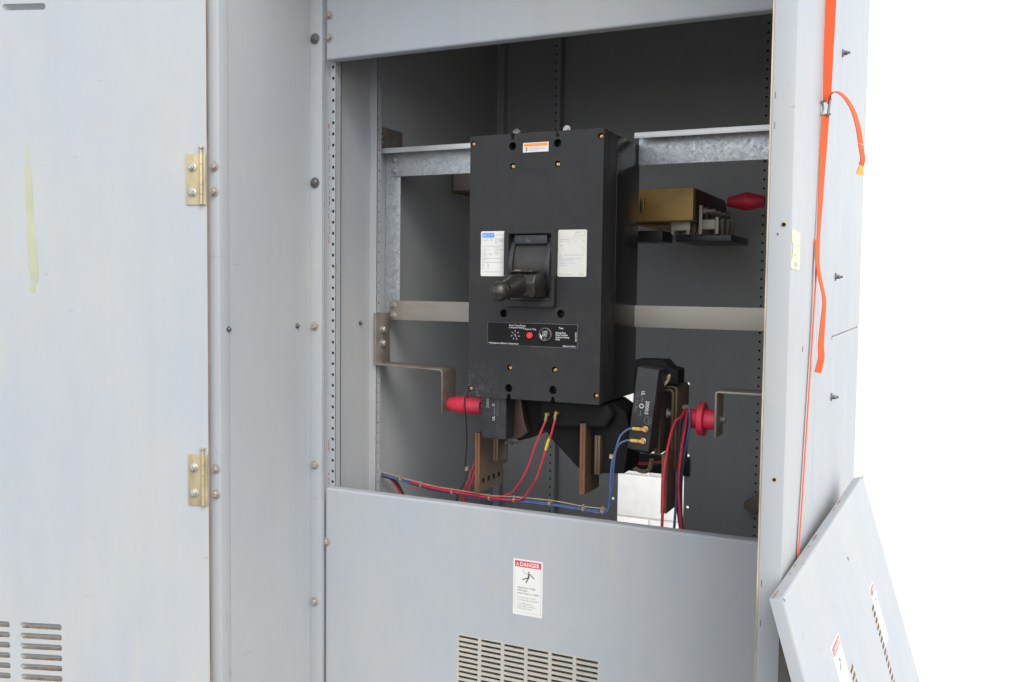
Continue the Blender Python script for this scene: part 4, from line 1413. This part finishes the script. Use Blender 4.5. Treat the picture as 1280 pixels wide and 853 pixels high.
# ------------------------------------------------------------------ wiring
TR = [(-1.305, 1.990, 1.023), (-1.250, 1.970, 1.022), (-1.179, 1.950, 1.018), (-1.104, 1.930, 1.014), (-0.985, 1.900, 1.017), (-0.920, 1.885, 1.019), (-0.848, 1.870, 1.026), (-0.752, 1.850, 1.032), (-0.681, 1.835, 1.033), (-0.628, 1.820, 1.037)]
BU1 = [(-0.616, 1.815, 1.053), (-0.611, 1.810, 1.097), (-0.605, 1.807, 1.157), (-0.597, 1.812, 1.195), (-0.583, 1.820, 1.211), (-0.5735, 1.8225, 1.2135)]
BU2 = [(-0.617, 1.812, 1.056), (-0.613, 1.805, 1.105), (-0.609, 1.803, 1.145), (-0.600, 1.812, 1.177), (-0.588, 1.820, 1.187), (-0.5775, 1.8225, 1.1885)]
RD1 = [(-0.872, 1.870, 1.036), (-0.836, 1.850, 1.075), (-0.814, 1.842, 1.115), (-0.799, 1.836, 1.153), (-0.785, 1.834, 1.186), (-0.7735, 1.834, 1.213)]
RD2 = [(-0.820, 1.855, 1.051), (-0.798, 1.842, 1.081), (-0.781, 1.836, 1.123), (-0.771, 1.834, 1.155), (-0.760, 1.834, 1.184), (-0.7515, 1.834, 1.218)]


def off(pts, dx, dy, dz_, wob=0.0):
    return [(p[0] + dx, p[1] + dy + random.uniform(-wob, wob), p[2] + dz_ + random.uniform(-wob, wob)) for p in pts]


hn = thing('wire_harness', (-0.95, 1.90, 1.01), 'laced bundle of red and blue wires sagging from the left post to the transformers', 'wires')
for mat, pts in (('blue_wire', off(TR, 0, 0, -0.0025, 0.0006) + BU1), ('blue_wire', off(TR, 0, -0.003, -0.0050, 0.0006) + BU2),
                 ('red_wire', off(TR[2:6], 0, -0.002, 0.003, 0.0004) + RD1), ('red_wire', off(TR[2:7], 0, -0.006, -0.0005, 0.0004) + RD2)):
    b = MB(mat)
    b.tube(smooth_path(pts, 6), 0.0021 if 'blue' in mat else 0.0023, 8)
    b.build('wire', hn, label='blue wire' if 'blue' in mat else 'red wire')
b = MB('lacing')
b.tube(smooth_path(off(TR, 0, -0.004, 0.0045, 0.0012), 5), 0.0012, 6)
b.build('lacing_cord', hn)
SP = smooth_path(TR, 6)
for i in (2, 9, 15, 21, 29, 35, 41, 48, 53):
    p, d = SP[i], (SP[i + 1] - SP[i - 1]).normalized()
    b = MB('lacing')
    b.lathe(p - Z * 0.002 - d * 0.0015 - Y * 0.003, d, [(0, 0.0062), (0.0022, 0.0062)], 12)
    b.lathe(p + Z * 0.004 - Y * 0.007, V(0.4, -0.5, 1), [(0, 0.0018), (0.006, 0.0015)], 6)
    b.build('lacing_knot', hn)
b = MB('yellow_crimp')
b.tube([(-0.7725, 1.8338, 1.150), (-0.767, 1.8338, 1.168), (-0.7635, 1.8338, 1.176)], 0.0033, 8)
b.tube([(-0.6125, 1.8075, 1.150), (-0.6118, 1.808, 1.158)], 0.0052, 10, 'lacing')
b.build('wire_marker', hn)

hb = thing('hanging_wires', (-0.50, 1.92, 0.92), 'bundle of red, blue and black wires hanging in front of the white opening', 'wires')
for mat, pts, r in (
        ('red_wire', [(-0.493, 1.945, 1.246), (-0.4945, 1.905, 1.232), (-0.5035, 1.893, 1.2225), (-0.510, 1.873, 1.180), (-0.5135, 1.855, 1.121), (-0.513, 1.850, 1.055), (-0.514, 1.850, 0.991), (-0.512, 1.85, 0.93), (-0.510, 1.85, 0.75)], 0.0030),
        ('blue_wire', [(-0.501, 1.956, 1.246), (-0.5035, 1.935, 1.215), (-0.5045, 1.925, 1.164), (-0.5040, 1.920, 1.095), (-0.504, 1.920, 1.044), (-0.507, 1.920, 0.977), (-0.508, 1.92, 0.92), (-0.509, 1.92, 0.75)], 0.0030),
        ('black_wire', [(-0.497, 1.953, 1.250), (-0.500, 1.940, 1.196), (-0.502, 1.928, 1.137), (-0.503, 1.930, 1.067), (-0.501, 1.930, 1.024), (-0.494, 1.930, 0.976), (-0.489, 1.93, 0.92), (-0.486, 1.93, 0.75)], 0.0034),
        ('red_wire', [(-0.492, 1.950, 1.246), (-0.491, 1.930, 1.207), (-0.493, 1.910, 1.158), (-0.4945, 1.900, 1.100), (-0.492, 1.900, 1.049), (-0.485, 1.900, 0.985), (-0.480, 1.90, 0.93), (-0.476, 1.90, 0.75)], 0.0032),
        ('blue_wire', [(-0.489, 1.952, 1.253), (-0.485, 1.945, 1.214), (-0.490, 1.940, 1.171), (-0.497, 1.942, 1.127), (-0.4985, 1.942, 1.083), (-0.498, 1.942, 1.040), (-0.492, 1.94, 0.92), (-0.490, 1.94, 0.75)], 0.0030),
        ('black_wire', [(-0.4985, 1.958, 1.252), (-0.4975, 1.945, 1.196), (-0.4975, 1.938, 1.137), (-0.499, 1.937, 1.067), (-0.497, 1.937, 1.024), (-0.491, 1.937, 0.976), (-0.486, 1.937, 0.92), (-0.482, 1.937, 0.75)], 0.0026)):
    b = MB(mat)
    b.tube(smooth_path(pts, 6), r, 8)
    b.build('wire', hb, label=mat.replace('_', ' '))
b = MB('lacing')
b.lathe((-0.4965, 1.952, 1.247), V(0, -0.3, 1), [(0, 0.0085), (0.004, 0.0085)], 12)
b.build('tie', hb)

gw = thing('loose_wire', (-1.0, 1.9, 1.0), 'thin black wire dangling in front of the left red insulator', 'wire')
b = MB('black_wire')
b.tube(smooth_path([(-0.9405, 1.786, 1.276), (-0.944, 1.781, 1.262), (-0.962, 1.82, 1.215), (-0.985, 1.87, 1.16), (-1.001, 1.900, 1.125), (-1.013, 1.918, 1.082), (-1.014, 1.930, 1.062), (-1.023, 1.930, 1.032), (-1.040, 1.93, 1.00), (-1.06, 1.93, 0.93)], 6), 0.0019, 8)
b.build('wire', gw)
b = MB('lacing')
b.lathe((-1.0135, 1.925, 1.066), V(0.1, 0, 1), [(0, 0.0042), (0.010, 0.0042)], 8)
b.build('tie', gw)
lw = thing('loose_wire', (-1.27, 2.02, 0.95), 'red and black wires dropping behind the lower panel at the left post', 'wire')
for mat, dx in (('red_wire', 0.0), ('black_wire', 0.008)):
    b = MB(mat)
    b.tube(smooth_path([(-1.300, 2.000, 1.010), (-1.284 + dx, 2.016, 1.003), (-1.271 + dx, 2.03, 0.978), (-1.256 + dx, 2.03, 0.945), (-1.24 + dx, 2.03, 0.88)], 6), 0.0034, 8)
    b.build('wire', lw, label=mat.replace('_', ' '))
lw = thing('loose_wire', (-1.04, 2.0, 0.95), 'dark red wires curving behind the left bus plate', 'wire')
for dx in (0.0, 0.010):
    b = MB('red_wire')
    b.tube(smooth_path([(-0.995 + dx, 2.03, 1.115), (-1.020 + dx, 2.01, 1.090), (-1.036 + dx, 2.0, 1.057), (-1.042 + dx, 1.99, 1.028), (-1.060 + dx, 1.98, 0.969), (-1.075 + dx, 1.98, 0.90)], 6), 0.0028, 8)
    b.build('wire', lw)
lw = thing('loose_wire', (-0.66, 2.3, 1.0), 'pale cord and red wire slung across the dark strip behind the transformers', 'wire')
b = MB('lacing')
b.tube(smooth_path([(-0.80, 2.50, 1.02), (-0.78, 2.48, 1.005), (-0.745, 2.45, 0.998), (-0.715, 2.43, 1.008), (-0.705, 2.42, 1.04)], 6), 0.006, 8)
b.build('cord', lw)
b = MB('red_wire')
b.tube(smooth_path([(-0.92, 2.50, 1.04), (-0.84, 2.49, 1.025), (-0.76, 2.47, 1.015), (-0.68, 2.45, 1.030), (-0.62, 2.43, 1.045)], 6), 0.004, 8)
b.build('wire', lw)

# ------------------------------------------------------------------ orange tie-down strap on the right side
st = thing('tie_down_strap', (-0.20, 1.70, 1.0), 'orange webbing strap with metal buckle hanging down the right side of the cabinet', 'strap')
SX = -0.2000
main = smooth_path([(SX, 1.747, 2.44), (SX, 1.746, 2.2), (SX, 1.745, 2.02), (SX - 0.001, 1.744, 1.92), (SX - 0.001, 1.742, 1.838)], 5)
b = MB('webbing')
b.ribbon(main, [V(1, 0.05, 0)] * len(main), [0.0200 - 0.006 * (i / (len(main) - 1)) ** 2 for i in range(len(main))], 0.0016)
b.build('upper_webbing', st)
low = smooth_path([(SX - 0.002, 1.737, 1.816), (SX - 0.003, 1.734, 1.77), (SX - 0.004, 1.730, 1.72), (SX - 0.0045, 1.722, 1.65), (SX - 0.0055, 1.710, 1.56), (SX - 0.0065, 1.695, 1.45), (SX - 0.007, 1.665, 1.31), (SX - 0.007, 1.625, 1.15), (SX - 0.007, 1.60, 1.06), (SX - 0.007, 1.585, 0.95)], 5)
n_ = len(low)
b = MB('webbing')
wd, ww = [], []
for i in range(n_):
    t = i / (n_ - 1)
    a = R(12 + 80 * min(1, t / 0.5))
    wd.append(V(math.cos(a), math.sin(a), 0))
    ww.append(0.0130)
b.ribbon(low, wd, ww, 0.0016)
b.build('lower_webbing', st)
t1 = smooth_path([(-0.199, 1.735, 1.834), (-0.195, 1.735, 1.849), (-0.184, 1.733, 1.853), (-0.170, 1.732, 1.842), (-0.156, 1.731, 1.819), (-0.146, 1.730, 1.788), (-0.141, 1.730, 1.760)], 5)
b = MB('webbing')
b.ribbon(t1, [V(0.10 + 0.3 * i / len(t1), 1, 0.30 - 0.2 * i / len(t1)) for i in range(len(t1))], 0.018, 0.0016)
t1b = smooth_path([(-0.141, 1.730, 1.7585), (-0.1385, 1.730, 1.745), (-0.1365, 1.731, 1.732), (-0.1395, 1.731, 1.722)], 4)
b.ribbon(t1b, [V(0.35, 1, 0.0)] * len(t1b), 0.0185, 0.0018, 'webbing')
t1c = [(-0.1395, 1.731, 1.7215), (-0.1400, 1.731, 1.714), (-0.1408, 1.731, 1.706)]
b.ribbon(t1c, [V(0.6, 1, 0), V(0.8, 1, 0), V(1.0, 1, 0)], [0.010, 0.013, 0.016], 0.0018, 'webbing_end')
b.build('loose_end', st, label='short orange loose end curling out from the buckle')
t2 = smooth_path([(-0.2055, 1.705, 1.592), (-0.203, 1.700, 1.550), (-0.197, 1.700, 1.519), (-0.190, 1.700, 1.487), (-0.191, 1.700, 1.452), (-0.193, 1.700, 1.409), (-0.192, 1.700, 1.384), (-0.197, 1.700, 1.358)], 5)
b = MB('webbing')
n_ = len(t2)
b.ribbon(t2, [V(math.cos(R(55 + 20 * math.sin(i / n_ * 5))), math.sin(R(55 + 20 * math.sin(i / n_ * 5))), 0.1) for i in range(n_)], 0.0125, 0.0016)
b.build('loose_end', st, label='long orange loose end hanging beside the strap')
b = MB('buckle_steel')
b.tube([(-0.2085, 1.737, 1.840), (-0.2135, 1.737, 1.828), (-0.2085, 1.737, 1.812), (-0.2055, 1.737, 1.826), (-0.2085, 1.737, 1.840)], 0.0016, 8)
b.tube([(-0.2085, 1.737, 1.838), (-0.1925, 1.735, 1.842)], 0.0020, 8)
b.tube([(-0.2085, 1.737, 1.814), (-0.1930, 1.735, 1.815)], 0.0020, 8)
b.tube([(-0.1945, 1.735, 1.843), (-0.1975, 1.735, 1.813)], 0.0022, 8)
b.build('buckle', st)

# ------------------------------------------------------------------ removed cover panel leaning against the right side
PA = V(-0.2102, 1.3290, 1.0620)
pu = V(0.03316, 0.99945, 0.0)                      # along the top edge, away from the camera
ph = R(16.7)
pn0 = V(0.99945, -0.03316, 0.0)
pd = pn0 * math.sin(ph) - Z * math.cos(ph)         # down the slope
pn = pn0 * math.cos(ph) + Z * math.sin(ph)         # outward face
PW, PH, PF = 0.975, 1.098, 0.022
cp = thing('cover_panel', (0.0, 1.8, 0.0), 'removed grey steel cover panel leaning against the right side of the cabinet', 'panel')
vent_holes = []
for t0 in (0.285, 0.625):
    for r_ in range(26):
        s_ = 0.208 + r_ * 0.0128
        vent_holes.append([(t0, -s_ - 0.0076), (t0 + 0.0330, -s_ - 0.0076), (t0 + 0.0330, -s_), (t0, -s_)])
rad = 0.006
b = MB('paint_edge')
F0 = PA + pn * PF
b.plate(rect(rad, -PH + rad, PW - rad, -rad), vent_holes, F0, pu, -pd, pn, 0.0040, 'paint_edge', 'paint_edge', 'rust_edge', 'rust_edge')
# rolled edges and flanges on the four sides
def fl(a, c_, inward):
    """edge from a to c_ on the outer outline; inward = unit vector towards the panel's middle"""
    prof = []
    for i in range(6):
        t = R(90 * i / 5)
        prof.append((rad - rad * math.sin(t), -rad + rad * math.cos(t)))
    prof.append((0.0, -PF))
    prof.append((0.018, -PF))
    for i in range(len(prof) - 1):
        (i0, n0), (i1, n1) = prof[i], prof[i + 1]
        b.face([a + inward * i0 + pn * n0, c_ + inward * i0 + pn * n0, c_ + inward * i1 + pn * n1, a + inward * i1 + pn * n1])


c00, c10, c01, c11 = F0, F0 + pu * PW, F0 + pd * PH, F0 + pu * PW + pd * PH
fl(c00, c10, pd)
fl(c01, c11, -pd)
fl(c00, c01, pu)
fl(c10, c11, -pu)
b.build('sheet', cp, smooth=60)
b = MB('rust')
for t in range(9):
    t0 = random.uniform(0.0, 0.9) if t else 0.0
    w_ = random.uniform(0.008, 0.04)
    q0 = F0 + pn * (-PF + 0.004) - pd * 0.0003
    b.face([q0 + pu * t0, q0 + pu * (t0 + w_), q0 + pu * (t0 + w_) + pn * random.uniform(0.001, 0.004), q0 + pu * t0 + pn * 0.002])
b.build('edge_rust', cp)['kind'] = 'stuff'
for t0, s0, nm in ((0.270, 0.139, 'danger sticker with pink-red header nearer the front edge'), (0.705, 0.178, 'danger sticker with pink-red header nearer the back edge')):
    b = MB('label_white')
    danger_label(b, F0 + pu * (t0 - 0.078 if t0 < 0.5 else t0 - 0.047) + pd * s0, pu, -pd, pn, 0.078 if t0 < 0.5 else 0.062)
    b.build('warning_label', cp, label=nm)
b = MB('black_deep')
b.lathe(F0 + pu * 0.525 + pd * 0.081 + pn * 0.0002, pn, [(0, 0.0035), (0.0003, 0.0035)], 10)
b.build('screw_hole', cp)
